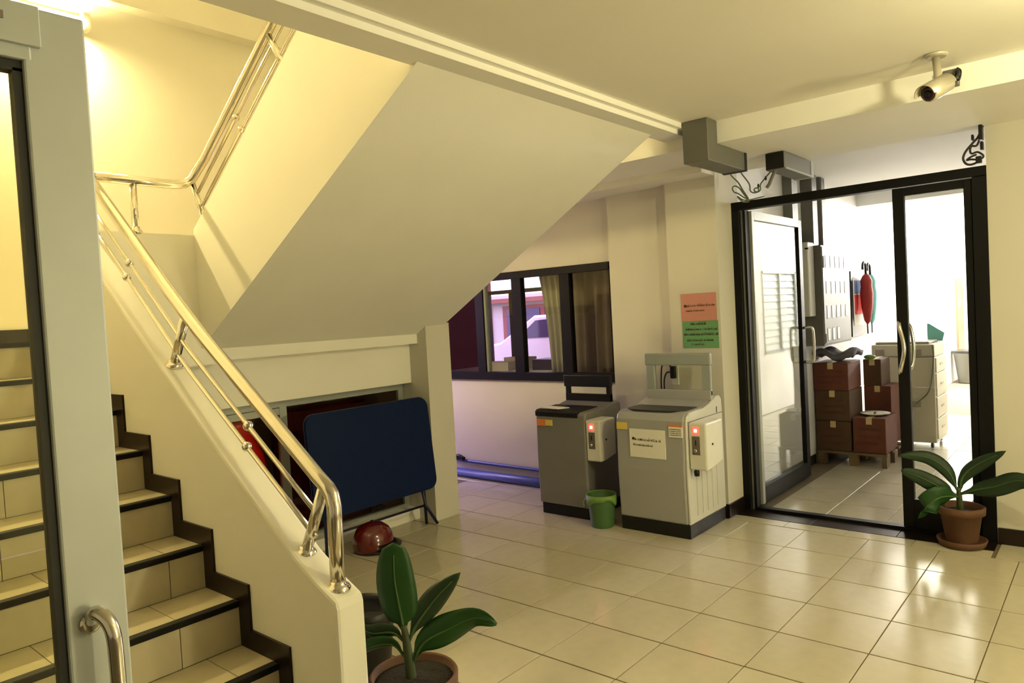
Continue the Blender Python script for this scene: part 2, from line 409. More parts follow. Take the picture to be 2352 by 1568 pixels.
# ------------------------------------------------------------------ store cupboard: sliding doors in aluminium frame
dc = sroot('door_3', 'aluminium framed sliding cupboard doors under the landing', (-4.45, 2.9, .085))
CX = -4.45
bx(CX-.03, CX+.02, 1.52, 3.815, 1.035, 1.09).build('top_rail', ALUD, dc)
bx(CX-.03, CX+.015, 1.52, 2.70, .985, 1.030).build('track', ALUD, dc)
bx(CX-.03, CX+.02, 1.52, 3.815, .085, .115).build('bottom_rail', ALUD, dc)
for y0, y1 in ((1.52, 1.56), (2.70, 2.755), (3.765, 3.815)):
    bx(CX-.028, CX+.018, y0, y1, .115, 1.035).build('stile', ALUD, dc)
bx(CX-.012, CX-.006, 1.56, 2.70, .115, 1.0).build('pane', GLASSD, dc)
bx(CX-.012, CX-.006, 2.755, 3.765, .115, 1.035).build('pane', GLASSD, dc)
# things stored behind the glass
dr = thing('plastic_drum', 'bright red plastic drum behind the cupboard glass', 'drum', (-4.72, 2.46, 0))
MB().lathe([(.17, 0), (.20, .1), (.215, .5), (.21, .62), (.19, .72), (.13, .86), (.12, .93)], (-4.72, 2.50, 0)).build('body', REDP, dr)
MB().lathe([(.125, .90), (.13, .91), (.13, .95), (.10, .965)], (-4.72, 2.50, 0)).build('lid', REDP, dr)
pts = []
mb = MB()
cl = [(-4.70+.035*math.sin(k*1.3), 2.80+.095*k) for k in range(10)]
mb.prism([(x, y) for x, y in cl] + [(x-.03, y) for x, y in cl[::-1]], 'z', .02, .98)
tag(mb.build('cloth_sheet', MAROON), 'dark maroon sheet standing behind the right cupboard pane', 'sheet')

# ------------------------------------------------------------------ handrails
def flange(mb, p, ax, r=.036): mb.lathe([(r, -.012), (r, .004), (r*.85, .014), (r*.62, .02), (r*.62, .03)], p, 18, ax)
R1 = lambda x: 1.025+.672*(-2.127-x) if x > -3.07 else 1.659+.785*(-3.07-x)
h1 = thing('stair_handrail', 'stainless handrail sloping down along the lower flight to the floor', 'handrail', (-2.1, 1.45, .65))
pl = [(-2.084, 1.45, .66), (-2.08, 1.45, .90), (-2.078, 1.45, .955), (-2.088, 1.45, .992), (-2.112, 1.45, 1.018), (-2.16, 1.45, 1.047)]
rp = pl + [(x, 1.45, R1(x)) for x in (-2.4, -2.7, -2.95)] + [(-3.07, 1.45, R1(-3.07)+.006)] + [(x, 1.45, R1(x)) for x in (-3.2, -3.5, -3.8, -4.08)] + [(-4.18, 1.46, 2.449), (-4.235, 1.50, 2.456), (-4.25, 1.56, 2.456)]
MB().tube(rp, .0265, 16).build('top_rail', STEEL, h1)
for off in (.147, .244):
    xs = [-2.20, -2.4, -2.7, -2.95, -3.07, -3.2, -3.5, -3.8, -4.14]
    MB().tube([(x, 1.45, R1(x)-off) for x in xs], .0095, 10).build('guard_bar', STEEL, h1)
for (x, z) in ((-2.611, R1(-2.611)-.147), (-2.631, R1(-2.631)-.244), (-3.595, R1(-3.595)-.147), (-3.639, R1(-3.639)-.244)):
    MB().ball((x, 1.45, z), .0205).build('knob', STEEL, h1)
for a, b in (((-2.269, 1.45, .76), (-2.135, 1.45, 1.012)), ((-3.21, 1.45, 1.435), (-3.072, 1.45, 1.645)), ((-4.20, 1.45, 2.15), (-4.10, 1.45, 2.42))):
    p = MB().tube([a, b], .0205, 14).build('post', STEEL, h1)
    fm = MB(); flange(fm, a, (0, 0, 1), .040); fm.build('flange', STEEL, p)
fm = MB(); flange(fm, (-2.084, 1.45, .668), (0, 0, 1), .044); fm.build('flange', STEEL, h1)
h2 = thing('stair_handrail', 'stainless handrail along the landing and up the upper flight', 'handrail', (-4.25, 2.1, 2.2))
RU = lambda x: 2.503+.692*(x+4.24)
MB().tube([(-4.25, 1.55, 2.456), (-4.25, 1.9, 2.456), (-4.25, 2.0, 2.458), (-4.247, 2.06, 2.468), (-4.23, 2.10, 2.50)] + [(x, 2.12, RU(x)) for x in (-4.1, -3.6, -3.0, -2.35)], .0265, 16).build('top_rail', STEEL, h2)
for x0, off in ((-4.21, .105), (-4.17, .218)):
    MB().tube([(x0, 2.12, RU(x0)-off), (-3.3, 2.12, RU(-3.3)-off+.003), (-2.35, 2.12, RU(-2.35)-off)], .0095, 10).build('guard_bar', STEEL, h2)
for x, z in ((-3.722, RU(-3.722)-.105), (-3.672, RU(-3.672)-.215)):
    MB().ball((x, 2.12, z), .0205).build('knob', STEEL, h2)
p = MB().tube([(-4.25, 1.762, 2.155), (-4.25, 1.762, 2.44)], .019, 14).build('post', STEEL, h2)
fm = MB(); flange(fm, (-4.25, 1.762, 2.165), (0, 0, 1), .034); fm.build('flange', STEEL, p)
for a, b in (((-4.165, 2.12, 2.27), (-4.262, 2.11, 2.49)), ((-3.245, 2.12, 2.93), (-3.355, 2.12, 3.11))):
    MB().tube([a, b], .017, 12).build('post', STEEL, h2)

# stair lamp on the end wall
sl = thing('wall_lamp', 'glaring warm fluorescent lamp high on the stairwell wall', 'lamp', (-5.6, 1.55, 3.7))
bx(-5.65, -5.58, .98, 2.06, 3.76, 3.86).build('fixture_body', WPLAS, sl, bevel=.008)
MB().tube([(-5.545, 1.0, 3.80), (-5.545, 2.05, 3.80)], .03, 12).build('tube', TUBE, sl)
bx(-5.60, -5.52, 2.04, 2.08, 3.75, 3.87).build('end_cap', WPLAS, sl)
bx(-5.60, -5.52, .96, 1.0, 3.75, 3.87).build('end_cap', WPLAS, sl)

# ------------------------------------------------------------------ near glass door at the left edge
ND = thing('glass_door', 'open glass door with grey aluminium stile in the left foreground', 'door', (-1.4, .1, .02))
DX = -1.4
bx(DX-.02, DX+.02, .412, .510, .03, 2.135).build('stile', ALU, ND, bevel=.004)
bx(DX-.022, DX+.022, -.44, .425, 2.043, 2.137).build('top_rail', ALU, ND, bevel=.004)
bx(DX-.02, DX+.02, -.44, .412, .03, .16).build('bottom_rail', ALU, ND, bevel=.004)
bx(DX-.02, DX+.02, -.50, -.42, .03, 2.135).build('stile', ALU, ND, bevel=.004)
bx(DX+.018, DX+.03, -.44, .438, 2.066, 2.134).build('lock_cover', ALU, ND, bevel=.002)
bx(DX+.028, DX+.034, .30, .385, 2.10, 2.112).build('label_plate', METALP, ND)
gk = MB().box(DX-.012, DX+.012, .398, .413, .16, 2.03).box(DX-.012, DX+.012, -.42, .413, 2.025, 2.044).box(DX-.012, DX+.012, -.42, .413, .158, .172)
gk.build('gasket', GASK, ND)
bx(DX-.003, DX+.003, -.42, .40, .165, 2.03).build('pane', GLASSY, ND)
hd = MB().tube(cat_rom([(DX+.02, .447, 1.085), (DX+.045, .450, 1.105), (DX+.068, .462, 1.085), (DX+.074, .466, 1.03), (DX+.074, .466, .85), (DX+.070, .466, .74), (DX+.045, .462, .715), (DX+.02, .455, .72)], 5), .0125, 14)
hn = hd.build('handle', STEEL, ND)
MB().lathe([(.018, 0), (.018, .006), (.013, .008)], (DX+.020, .447, 1.083), 16, (1, 0, 0)).build('rosette', STEEL, hn)

# ------------------------------------------------------------------ glass entrance of the corridor
GY = 5.31
df = sroot('door_1', 'black metal frame and threshold of the glass doors', (-1.4, GY, 0))
bx(-2.245, -2.185, GY-.04, GY+.05, 0, 2.274).build('jamb', BLK, df, bevel=.003, seg=1)
bx(-2.165, -2.145, GY-.025, GY+.045, 0, 2.27).build('jamb', BLK, df)
bx(-2.185, -2.165, GY-.01, GY+.03, 0, 2.27).build('jamb_groove', ALUD, df)
bx(-.70, -.62, GY-.04, GY+.05, 0, 2.274).build('jamb', BLK, df, bevel=.003, seg=1)
bx(-2.245, -.62, GY-.04, GY+.05, 2.275, 2.335).build('head_bar', BLK, df, bevel=.003, seg=1)
bx(-2.15, -.70, GY-.03, GY+.03, 0, .022).build('sill', BLK, df)
# closed right leaf
rl = thing('glass_door', 'closed right leaf of the black framed glass doors', 'door', (-.9, GY, .02))
bx(-1.147, -1.078, GY-.025, GY+.02, .024, 2.27).build('stile', BLK, rl, bevel=.003, seg=1)
bx(-.745, -.702, GY-.025, GY+.02, .024, 2.27).build('stile', BLK, rl, bevel=.003, seg=1)
bx(-1.078, -.745, GY-.024, GY+.019, 2.215, 2.27).build('top_rail', BLK, rl)
bx(-1.078, -.745, GY-.024, GY+.019, .024, .215).build('bottom_rail', BLK, rl)
bx(-1.08, -.74, GY-.006, GY, .21, 2.22).build('pane', GLASS, rl)
MB().tube(cat_rom([(-1.125, GY-.02, 1.385), (-1.125, GY-.055, 1.39), (-1.118, GY-.08, 1.36), (-1.095, GY-.085, 1.22), (-1.118, GY-.08, 1.09), (-1.13, GY-.055, 1.06), (-1.13, GY-.02, 1.065)], 5), .0125, 12).build('handle', STEEL, rl)
MB().tube(cat_rom([(-1.105, GY+.015, 1.38), (-1.085, GY+.06, 1.36), (-1.07, GY+.07, 1.22), (-1.085, GY+.06, 1.09), (-1.105, GY+.015, 1.07)], 5), .012, 12).build('handle', STEEL, rl)
# left leaf, swung open into the corridor
LX = -2.15
ll = thing('glass_door', 'left glass door leaf swung open against the corridor wall', 'door', (LX, 5.9, .02))
bx(LX-.02, LX+.02, 5.375, 5.42, .024, 2.27).build('stile', ALUD, ll, bevel=.003, seg=1)
bx(LX-.02, LX+.02, 6.40, 6.485, .024, 2.27).build('stile', BLK, ll, bevel=.003, seg=1)
bx(LX-.02, LX+.02, 5.42, 6.40, 2.205, 2.27).build('top_rail', ALUD, ll)
bx(LX-.02, LX+.02, 5.42, 6.40, .024, .15).build('bottom_rail', BLK, ll)
bx(LX-.003, LX+.003, 5.415, 6.405, .145, 2.21).build('pane', GLASS, ll)
for sgn, y in ((1, 6.44), (-1, 6.44)):
    q = LX+.02*sgn
    if sgn > 0:
        MB().tube(cat_rom([(q, y, 1.33), (q+.05, y, 1.335), (q+.075, y, 1.31), (q+.08, y, 1.20), (q+.075, y, 1.06), (q+.05, y, 1.03), (q, y, 1.035)], 5), .012, 12).build('handle', STEEL, ll)
    else:
        MB().tube(cat_rom([(q, y, 1.33), (q-.05, y, 1.335), (q-.065, y, 1.31), (q-.068, y, 1.20), (q-.065, y, 1.06), (q-.05, y, 1.03), (q, y, 1.035)], 5), .012, 12).build('handle', STEEL, ll)

# ------------------------------------------------------------------ window over the washing corner
wn = sroot('window_1', 'black framed sliding window with dim panes', (-4.3, WY, WZ0))
fy0, fy1 = WY-.015, WY+.06
bx(WX0, WX1, fy0, fy1, WZ1-.065, WZ1).build('head', BLK, wn)
bx(WX0, WX1, fy0-.01, fy1, WZ0, WZ0+.075).build('sill_rail', BLK, wn)
bx(WX0, WX0+.05, fy0, fy1, WZ0, WZ1).build('jamb', BLK, wn)
bx(WX1-.03, WX1, fy0, fy1, WZ0, WZ1).build('jamb', BLK, wn)
for x0, x1 in ((-4.82, -4.72), (-4.345, -4.235), (-3.79, -3.685)):
    bx(x0, x1, fy0+.005, fy1-.005, WZ0+.07, WZ1-.06).build('mullion', BLK, wn)
bx(-4.716, -4.695, fy0+.02, fy1-.01, WZ0+.07, WZ1-.06).build('sash_edge', ALUD, wn)
bx(WX0+.05, -4.82, WY+.02, WY+.026, WZ0+.07, WZ1-.06).build('pane', GLASSW, wn)
bx(-4.70, -4.345, WY+.02, WY+.026, WZ0+.07, WZ1-.06).build('pane', GLASS, wn)
bx(-4.235, -3.79, WY+.02, WY+.026, WZ0+.07, WZ1-.06).build('pane', GLASS, wn)
bx(-3.685, -3.27, WY+.02, WY+.026, WZ0+.07, WZ1-.06).build('pane', GLASSW, wn)

# office behind the window
ob = bx(-9.5, -2.42, 5.30, 8.2, -.12, 0)
struct('floor_office', ob, TILE)
struct('ceiling_office', bx(-9.5, -2.42, 5.30, 8.2, 2.6, 2.7), WW)
ow = bx(-9.5, -7.35, 8.05, 8.2, 0, 2.6).box(-5.75, -2.42, 8.05, 8.2, 0, 2.6).box(-7.35, -5.75, 8.05, 8.2, 0, .62).box(-7.35, -5.75, 8.05, 8.2, 2.12, 2.6)
struct('wall_office_far', ow, BLDR)
struct('wall_office_side', bx(-9.6, -9.5, 5.3, 8.2, 0, 2.6), BLDR)
struct('wall_office_near', bx(-9.5, -5.65, 5.2, 5.3, 0, 2.6), BLDR)
w2 = sroot('window_2', 'office window towards the street', (-7, 8.05, .62))
for a in ((-7.35, -5.75, 8.03, 8.10, 1.905, 1.96), (-7.35, -5.75, 8.03, 8.10, .62, .70)):
    bx(*a).build('rail', ALUD, w2)
for x0, x1 in ((-7.33, -7.27), (-6.86, -6.60), (-5.83, -5.75)):
    bx(x0, x1, 8.03, 8.10, .70, 1.905).build('stile', BLK, w2)
bx(-7.35, -5.75, 8.06, 8.066, .70, 2.12).build('pane', GLASS, w2)
# curtains
def curtain(x0, x1, label, y=5.36, taper=0, z0=.98, z1=1.99):
    n = 28; mb = MB(); fr, bk = [], []
    vs = []; fs = []
    for lv in range(7):
        t = lv/6; z = z1+(z0-z1)*t
        tp = taper*(1-(1-t)**2)
        for k in range(n+1):
            s_ = k/n; x = (x0+tp)+(x1-x0-tp)*s_
            vs.append((x, y+.022*math.sin(s_*math.pi*9+t*.6), z))
    for lv in range(6):
        for k in range(n):
            a = lv*(n+1)+k; fs.append((a, a+1, a+n+2, a+n+1))
    mb.add(vs, fs, True)
    o = mb.build('curtain', CURT); md = o.modifiers.new('thickness', 'SOLIDIFY'); md.thickness = .004
    tag(o, label, 'curtain')
curtain(-4.20, -3.86, 'grey translucent curtain gathered in the middle window pane', taper=.10)
curtain(-3.84, -3.36, 'grey curtain drawn across the right window pane')
# desk with papers
dk = thing('office_desk', 'pale desk just behind the window', 'desk', (-4.9, 5.75, 0))
bx(-5.7, -4.1, 5.48, 6.1, .98, 1.01).build('desk_top', WHITE, dk)
for x in (-5.65, -4.15):
    for y in (5.52, 6.04): bx(x-.02, x+.02, y-.02, y+.02, 0, .98).build('leg', ALUD, dk)
for k, (x, y, a, lab) in enumerate(((-5.02, 5.66, .3, 'loose white sheet on the desk, left one behind the window'), (-4.95, 5.93, -.2, 'loose white sheet on the desk, beside the dark tray'))):
    mb = bx(-.15, .15, -.105, .105, 0, .09+.03*k); rm = Matrix.Rotation(a, 3, 'Z'); mb.v = [rm @ v + Vector((x, y, 1.011)) for v in mb.v]
    tag(mb.build('paper_stack', WHITE), lab, 'paper')
tag(bx(-4.62, -4.2, 5.72, 5.98, 1.012, 1.12).build('document_tray', BPLAS, None, .006), 'dark document tray on the office desk', 'tray')
# street, car, building opposite
struct('ground_street', bx(-30, 6, 16.4, 30, -.3, .10).box(-30, -2.5, 8.2, 16.4, -.3, .10).box(-30, -9.6, -9, 8.2, -.3, .10).box(-9.6, -5.8, -9, 5.2, -.3, -.02), ASPH)
car = thing('parked_car', 'white parked car seen through the office window', 'car', (-9.3, 11, -.12))
cp = [(-11.6, .15), (-11.55, .55), (-10.9, .80), (-10.15, .90), (-9.35, 1.33), (-8.0, 1.36), (-7.3, 1.0), (-7.0, .85), (-7.0, .2)]
arch = []
def wheelarch(cx, r): return [(cx+r*math.cos(a), .10+r*math.sin(a)) for a in [0, .5, 1.05, 1.57, 2.1, 2.64, 3.14]]
poly = [(-11.6, .15), (-11.58, .5), (-11.3, .68), (-10.2, .86), (-9.35, 1.34), (-8.0, 1.36), (-7.25, 1.0), (-7.0, .85), (-7.0, .12)] + wheelarch(-7.75, .36) + wheelarch(-10.2, .36)
MB().prism(poly, 'y', 10.2, 11.8).build('body', CARW, car, bevel=.04)
MB().prism([(-9.75, .93), (-9.3, 1.25), (-8.75, 1.28), (-8.75, .95)], 'y', 10.185, 10.2).build('window', CARG, car)
MB().prism([(-8.69, .95), (-8.69, 1.28), (-8.1, 1.27), (-7.6, .99)], 'y', 10.185, 10.2).build('window', CARG, car)
bx(-8.95, -8.8, 10.17, 10.2, .80, .825).build('door_handle', ALUD, car)
for cx in (-7.75, -10.2):
    wh = MB().lathe([(.18, -.10), (.30, -.09), (.31, 0), (.30, .09), (.18, .10)], (cx, 10.32, .19), 24, (0, 1, 0)).build('wheel', BPLAS, car)
    MB().lathe([(.17, -.11), (.05, -.12)], (cx, 10.32, .19), 20, (0, 1, 0)).build('hubcap', ALUD, wh)
for o in [car]: o.location += Vector((1.2, 0, .22))
struct('wall_reflection_block', bx(-12.5, -9.6, -8, 2.4, .1, 3.0), BLDR)  # unseen block added so the left window pane mirrors dark instead of sky
bd = thing('street_building', 'pinkish building with dark shopfronts across the street', 'building', (-14, 15.5, -.12))
bx(-24, -4, 15, 16, -.12, 2.15).build('wall', BLDG, bd)
bx(-24, -4, 14.7, 15.0, 1.93, 2.05).build('canopy', BLDR, bd)
for k in range(9):
    x = -22.5+1.9*k
    sh = bx(x, x+1.45, 14.93, 15.01, .35, 1.85).build('shopfront', BLDR, bd)
    bx(x+.15, x+.66, 14.91, 14.94, .45, 1.75).build('pane', CARG, sh); bx(x+.78, x+1.3, 14.91, 14.94, .45, 1.75).build('pane', CARG, sh)

# ------------------------------------------------------------------ pipes along the window wall
tag(MB().tube([(-5.6, 5.06, .045), (-3.0, 5.075, .045)], .042, 14).build('water_pipe', PIPE), 'thick blue pipe on the floor along the window wall', 'pipe')
p2 = MB().tube(cat_rom([(-5.55, 5.115, .19), (-5.2, 5.115, .165), (-4.9, 5.115, .15), (-3.0, 5.115, .145)], 5), .016, 10).build('water_pipe', PIPE)
tag(p2, 'thin blue pipe clipped to the wall above the thick pipe', 'pipe')
MB().tube(cat_rom([(-5.2, 5.09, .18), (-5.12, 5.085, .20), (-5.05, 5.09, .175)], 4), .02, 8).build('pipe_clip', BPLAS, p2)

# ------------------------------------------------------------------ notices with handwriting
def scribble(mb, x0, x1, z, y, hgt, seed, slope=0, bold=1.0):
    r = random.Random(seed); x = x0
    while x < x1:
        wd = hgt*r.uniform(.35, .75); zb = z+slope*(x-x0)
        h = hgt*r.uniform(.7, 1.0); t = hgt*.13*bold
        k = r.random()
        mb.box(x, x+t, y-.0012, y, zb, zb+h)
        if k < .7: mb.box(x+wd*.6, x+wd*.6+t, y-.0012, y, zb, zb+h*r.uniform(.6, 1))
        mb.box(x, x+wd*.65, y-.0012, y, zb+(h-t if k < .5 else 0), zb+(h if k < .5 else t))
        if r.random() < .35: mb.box(x, x+wd*.5, y-.0012, y, zb+h+.2*hgt, zb+h+.2*hgt+t)
        if r.random() < .15: mb.box(x+wd*.3, x+wd*.3+t, y-.0012, y, zb+h+.2*hgt, zb+h+.55*hgt)
        x += wd+(hgt*.5 if r.random() < .08 else hgt*.06)
PY = 4.998
ps = tag(bx(-2.553, -2.272, PY-.002, PY, 1.462, 1.668).build('paper_notice', PINK), 'pink paper notice on the pier, above the green one', 'notice')
mb = MB(); scribble(mb, -2.528, -2.29, 1.570, PY-.002, .014, 3); mb.box(-2.530, -2.508, PY-.0035, PY-.002, 1.566, 1.585); scribble(mb, -2.52, -2.37, 1.533, PY-.002, .011, 5); mb.build('handwriting', INK, ps)
ps = tag(bx(-2.550, -2.264, PY-.002, PY, 1.258, 1.461).build('paper_notice', GRN), 'green paper notice with handwritten lines on the pier', 'notice')
mb = MB(); scribble(mb, -2.485, -2.36, 1.432, PY-.002, .017, 11, bold=1.5)
scribble(mb, -2.525, -2.275, 1.392, PY-.002, .015, 12, bold=1.2); scribble(mb, -2.538, -2.268, 1.354, PY-.002, .015, 13, bold=1.3)
scribble(mb, -2.515, -2.30, 1.310, PY-.002, .014, 14, bold=1.2); scribble(mb, -2.48, -2.37, 1.280, PY-.002, .014, 15, bold=1.2)
mb.build('handwriting', INK, ps)

# ------------------------------------------------------------------ washing machines
def coinbox(parent, x0, x1, y0, y1, z0, z1):
    c = MB().prism([(y0, z0), (y0, z1), (y1, z1), (y1, z0+.03), (y0+.06, z0)], 'x', x0, x1).build('coin_box', WPLAS, parent, bevel=.012)
    wx = x1-x0; cx = x0+wx*.42
    bx(cx-.022, cx+.022, y0-.003, y0+.004, z1-.075, z1-.028).build('display', LED, c)
    bx(cx-.010, cx+.010, y0-.0045, y0-.002, z1-.062, z1-.042).build('display_digit', LEDW, c)
    bx(cx-.028, cx+.028, y0-.004, y0+.004, z1-.215, z1-.09).build('coin_slot_plate', METALP, c, .002)
    bx(cx-.003, cx+.003, y0-.007, y0-.003, z1-.15, z1-.115).build('coin_slot', BPLAS, c)
    MB().lathe([(.012, 0), (.012, .012), (.008, .016)], (cx, y0-.004, z1-.185), 14, (0, -1, 0)).build('return_button', STEEL, c)
    MB().lathe([(.007, 0), (.007, .006)], (x1, y0+(y1-y0)*.35, z1-.15), 12, (1, 0, 0)).build('lock', BPLAS, c)
# pale machine (right)
wb = thing('washing_machine', 'light grey top-loading washing machine with a paper notice, beside the pier', 'washing machine', (-2.52, 4.66, 0))
prB = [(4.385, .095), (4.375, .45), (4.385, .80), (4.40, .838), (4.45, .858), (4.66, .862), (4.76, .885), (4.86, .922), (4.92, .925), (4.955, .895), (4.962, .82), (4.962, .095)]
MB().prism(prB, 'x', -2.795, -2.262).build('cabinet', MB_, wb, bevel=.014)
prS = [(4.392, .097), (4.382, .45), (4.392, .80), (4.405, .834), (4.45, .854), (4.66, .858), (4.76, .881), (4.86, .918), (4.92, .921), (4.951, .891), (4.958, .82), (4.958, .097)]
sd = MB().prism(prS, 'x', -2.262, -2.246).build('side_panel', MBS, wb, bevel=.004, seg=1)
bx(-2.2465, -2.244, 4.40, 4.955, .792, .796).build('panel_seam', GREY, sd)
bx(-2.2465, -2.243, 4.86, 4.866, .80, .845).build('vent_slot', BPLAS, sd)
bx(-2.2465, -2.243, 4.86, 4.93, .60, .615).build('vent_slot', BPLAS, sd)
for k in range(5): bx(-2.247, -2.242, 4.50+.08*k, 4.512+.08*k, .14, .46).build('pressed_rib', MBS, sd, bevel=.001, seg=1)
bx(-2.79, -2.25, 4.39, 4.955, 0, .095).build('plinth', BPLAS, wb, bevel=.006)
opn = MB(); 
k0 = [(-2.53+.235*math.copysign(abs(math.cos(a))**.5, math.cos(a)), 4.585+.16*math.copysign(abs(math.sin(a))**.5, math.sin(a))) for a in [2*math.pi*i/28 for i in range(28)]]
opn.prism(k0, 'z', .850, .8645); opn.build('drum_opening', DKHOLE, wb)
# open lid: upright frame with see-through window
ld = MB()
ld.box(-2.775, -2.245, 4.79, 4.83, 1.145, 1.235)
ldo = ld.build('lid', LIDG, wb, bevel=.01)
bx(-2.765, -2.695, 4.795, 4.825, .925, 1.148).build('lid_side', LIDG, ldo, bevel=.005)
bx(-2.315, -2.25, 4.795, 4.825, .925, 1.148).build('lid_side', LIDG, ldo, bevel=.005)
bx(-2.765, -2.25, 4.79, 4.83, .895, .965).build('lid_hinge_bar', MB_, ldo, bevel=.005)
bx(-2.70, -2.31, 4.807, 4.811, .96, 1.15).build('lid_window', GLASS, ldo)
pp = bx(-2.682, -2.402, 4.374, 4.379, .535, .735).build('paper_notice', WHITE, wb)
mb = MB(); mb.box(-2.66, -2.642, 4.3715, 4.374, .658, .675); scribble(mb, -2.64, -2.43, .655, 4.374, .015, 21, -.02, 1.2); scribble(mb, -2.655, -2.50, .618, 4.374, .012, 22, -.02)
mb.build('handwriting', INK, pp)
s2 = bx(-2.372, -2.272, 4.374, 4.382, .693, .765).build('rating_sticker', WHITE, wb)
bx(-2.372, -2.272, 4.373, 4.382, .765, .779).build('sticker_header', ORG, s2)
mb = MB(); [scribble(mb, -2.366, -2.28, .745-.013*k, 4.374, .005, 30+k) for k in range(4)]; mb.build('print', INK, s2)
bx(-2.786, -2.70, 4.374, 4.380, .725, .775).build('yellow_sticker', YEL, wb)
coinbox(wb, -2.243, -2.115, 4.405, 4.66, .475, .795)
MB().lathe([(.018, 0), (.02, .03), (.014, .04)], (-2.20, 4.42, .435), 14).build('cable_gland', BPLAS, wb)
# dark machine (left)
wa = thing('washing_machine', 'dark grey top-loading washing machine with black lid below the window', 'washing machine', (-3.33, 4.68, 0))
prA = [(4.425, .085), (4.418, .45), (4.425, .80), (4.45, .815), (4.70, .825), (4.80, .845), (4.90, .852), (4.94, .83), (4.94, .085)]
MB().prism(prA, 'x', -3.565, -3.095).build('cabinet', MA_, wa, bevel=.012)
bx(-3.55, -3.105, 4.435, 4.93, 0, .085).build('plinth', BPLAS, wa, bevel=.006)
MB().prism([(4.418, .775), (4.418, .812), (4.44, .826), (4.70, .832), (4.70, .815), (4.44, .775)], 'x', -3.566, -3.16).build('control_panel', BPLAS, wa, bevel=.003, seg=1)
la = bx(-3.582, -3.125, 4.84, 4.88, .962, 1.06).build('lid', BPLAS, wa, bevel=.008)
bx(-3.565, -3.53, 4.845, 4.875, .845, .965).build('lid_side', BPLAS, la)
bx(-3.165, -3.13, 4.845, 4.875, .845, .965).build('lid_side', BPLAS, la)
bx(-3.565, -3.13, 4.842, 4.878, .840, .905).build('lid_hinge_bar', BPLAS, la)
bx(-3.53, -3.165, 4.856, 4.862, .905, .965).build('lid_window', GLASS, la)
st2 = bx(-3.55, -3.465, 4.414, 4.421, .70, .752).build('round_sticker', ORG, wa)
bx(-3.463, -3.40, 4.414, 4.421, .705, .750).build('yellow_sticker', YEL, wa)
coinbox(wa, -3.093, -2.965, 4.425, 4.64, .455, .765)
tag(MB().prism([(-3.55, 4.45), (-3.35, 4.43), (-3.30, 4.52), (-3.50, 4.55)], 'z', .834, .840).build('magazine', WHITE), 'shiny white sheet lying on the dark washing machine', 'paper')
# plug and cord behind the pale machine
sk = thing('wall_socket', 'black plug in a wall socket above the pale washing machine', 'socket', (-2.66, 5.06, 1.05))
bx(-2.675, -2.652, 4.985, 5.0, 1.02, 1.16).build('socket_plate', WPLAS, sk)
bx(-2.652, -2.60, 4.985, 5.0, .98, 1.16).build('socket_box', WPLAS, sk)
bx(-2.648, -2.612, 4.945, 4.985, 1.03, 1.125).build('plug', BPLAS, sk, .006)
MB().tube(cat_rom([(-2.64, 4.955, 1.12), (-2.665, 4.93, 1.155), (-2.70, 4.925, 1.13), (-2.715, 4.93, 1.04), (-2.72, 4.935, .93)], 5), .006, 8).build('cord', WIREB, sk)
MB().tube(cat_rom([(-2.642, 4.96, 1.08), (-2.67, 4.935, 1.075), (-2.69, 4.93, 1.02), (-2.695, 4.935, .93)], 5), .006, 8).build('cord', WIREB, sk)
# bucket between the machines
bk = thing('plastic_bucket', 'small green plastic bucket between the two washing machines', 'bucket', (-2.945, 4.37, 0))
MB().lathe([(.083, 0), (.086, .01), (.095, .12), (.103, .20), (.108, .235), (.100, .235), (.092, .12), (.080, .015)], (-2.945, 4.37, 0), 28).build('bucket_body', BUCK, bk)
lm = MB(); n = 30; vs = []; 
for i, (r, z) in enumerate(((.098, .20), (.106, .238), (.113, .240), (.115, .205), (.109, .185))):
    for j in range(n):
        a = 2*math.pi*j/n; dz = (-.02*math.sin(3*a+1)-.012*math.sin(5*a)) if i >= 3 else 0
        vs.append((-2.945+r*math.cos(a), 4.37+r*math.sin(a), z+dz))
lm.add(vs, [(i*n+j, i*n+(j+1) % n, (i+1)*n+(j+1) % n, (i+1)*n+j) for i in range(4) for j in range(n)], True)
o = lm.build('liner', BUCKL, bk); md = o.modifiers.new('thickness', 'SOLIDIFY'); md.thickness = .002
MB().tube(cat_rom([(-3.05, 4.35, .215), (-3.07, 4.33, .17), (-3.045, 4.30, .14)], 4), .008, 8).build('liner_knot', BUCKL, bk)

# ------------------------------------------------------------------ folded blue table and helmet
tb = thing('folding_table', 'folded navy table leaning upright in front of the cupboard', 'table', (-4.12, 3.25, 0))
def rrect(y0, y1, z0, z1, r, n=6):
    out = []
    for cy, cz, a0 in ((y1-r, z1-r, 0), (y0+r, z1-r, 90), (y0+r, z0+r, 180), (y1-r, z0+r, 270)):
        for i in range(n+1):
            a = math.radians(a0+90*i/n); out.append((cy+r*math.cos(a), cz+r*math.sin(a)))
    return out
mb = MB().prism(rrect(2.70, 3.80, .285, .985, .075), 'x', -.012, .012)
def lean(mb):
    for v in mb.v: v.x += -4.085-.10*(v.z-.3)
    return mb
lean(mb).build('table_top', BLUE, tb, bevel=.004)
mb = MB().prism(rrect(2.695, 3.805, .28, .99, .08), 'x', -.014, -.004); lean(mb).build('edge_band', BLUEL, tb)
for y, s_ in ((3.70, 1), (2.80, -1)):
    MB().tube([(-4.13, y-.03*s_, .55), (-4.125, y, .30), (-4.12, y+.005*s_, .012)], .0115, 10).build('leg', BLUEL, tb)
    MB().tube([(-4.14, y-.03*s_, .40), (-4.115, y, .16), (-4.05, y+.055*s_, .012)], .0115, 10).build('leg', BLUEL, tb)
MB().tube([(-4.13, 3.70, .155), (-4.13, 2.80, .155)], .009, 8).build('leg_brace', BLUEL, tb)
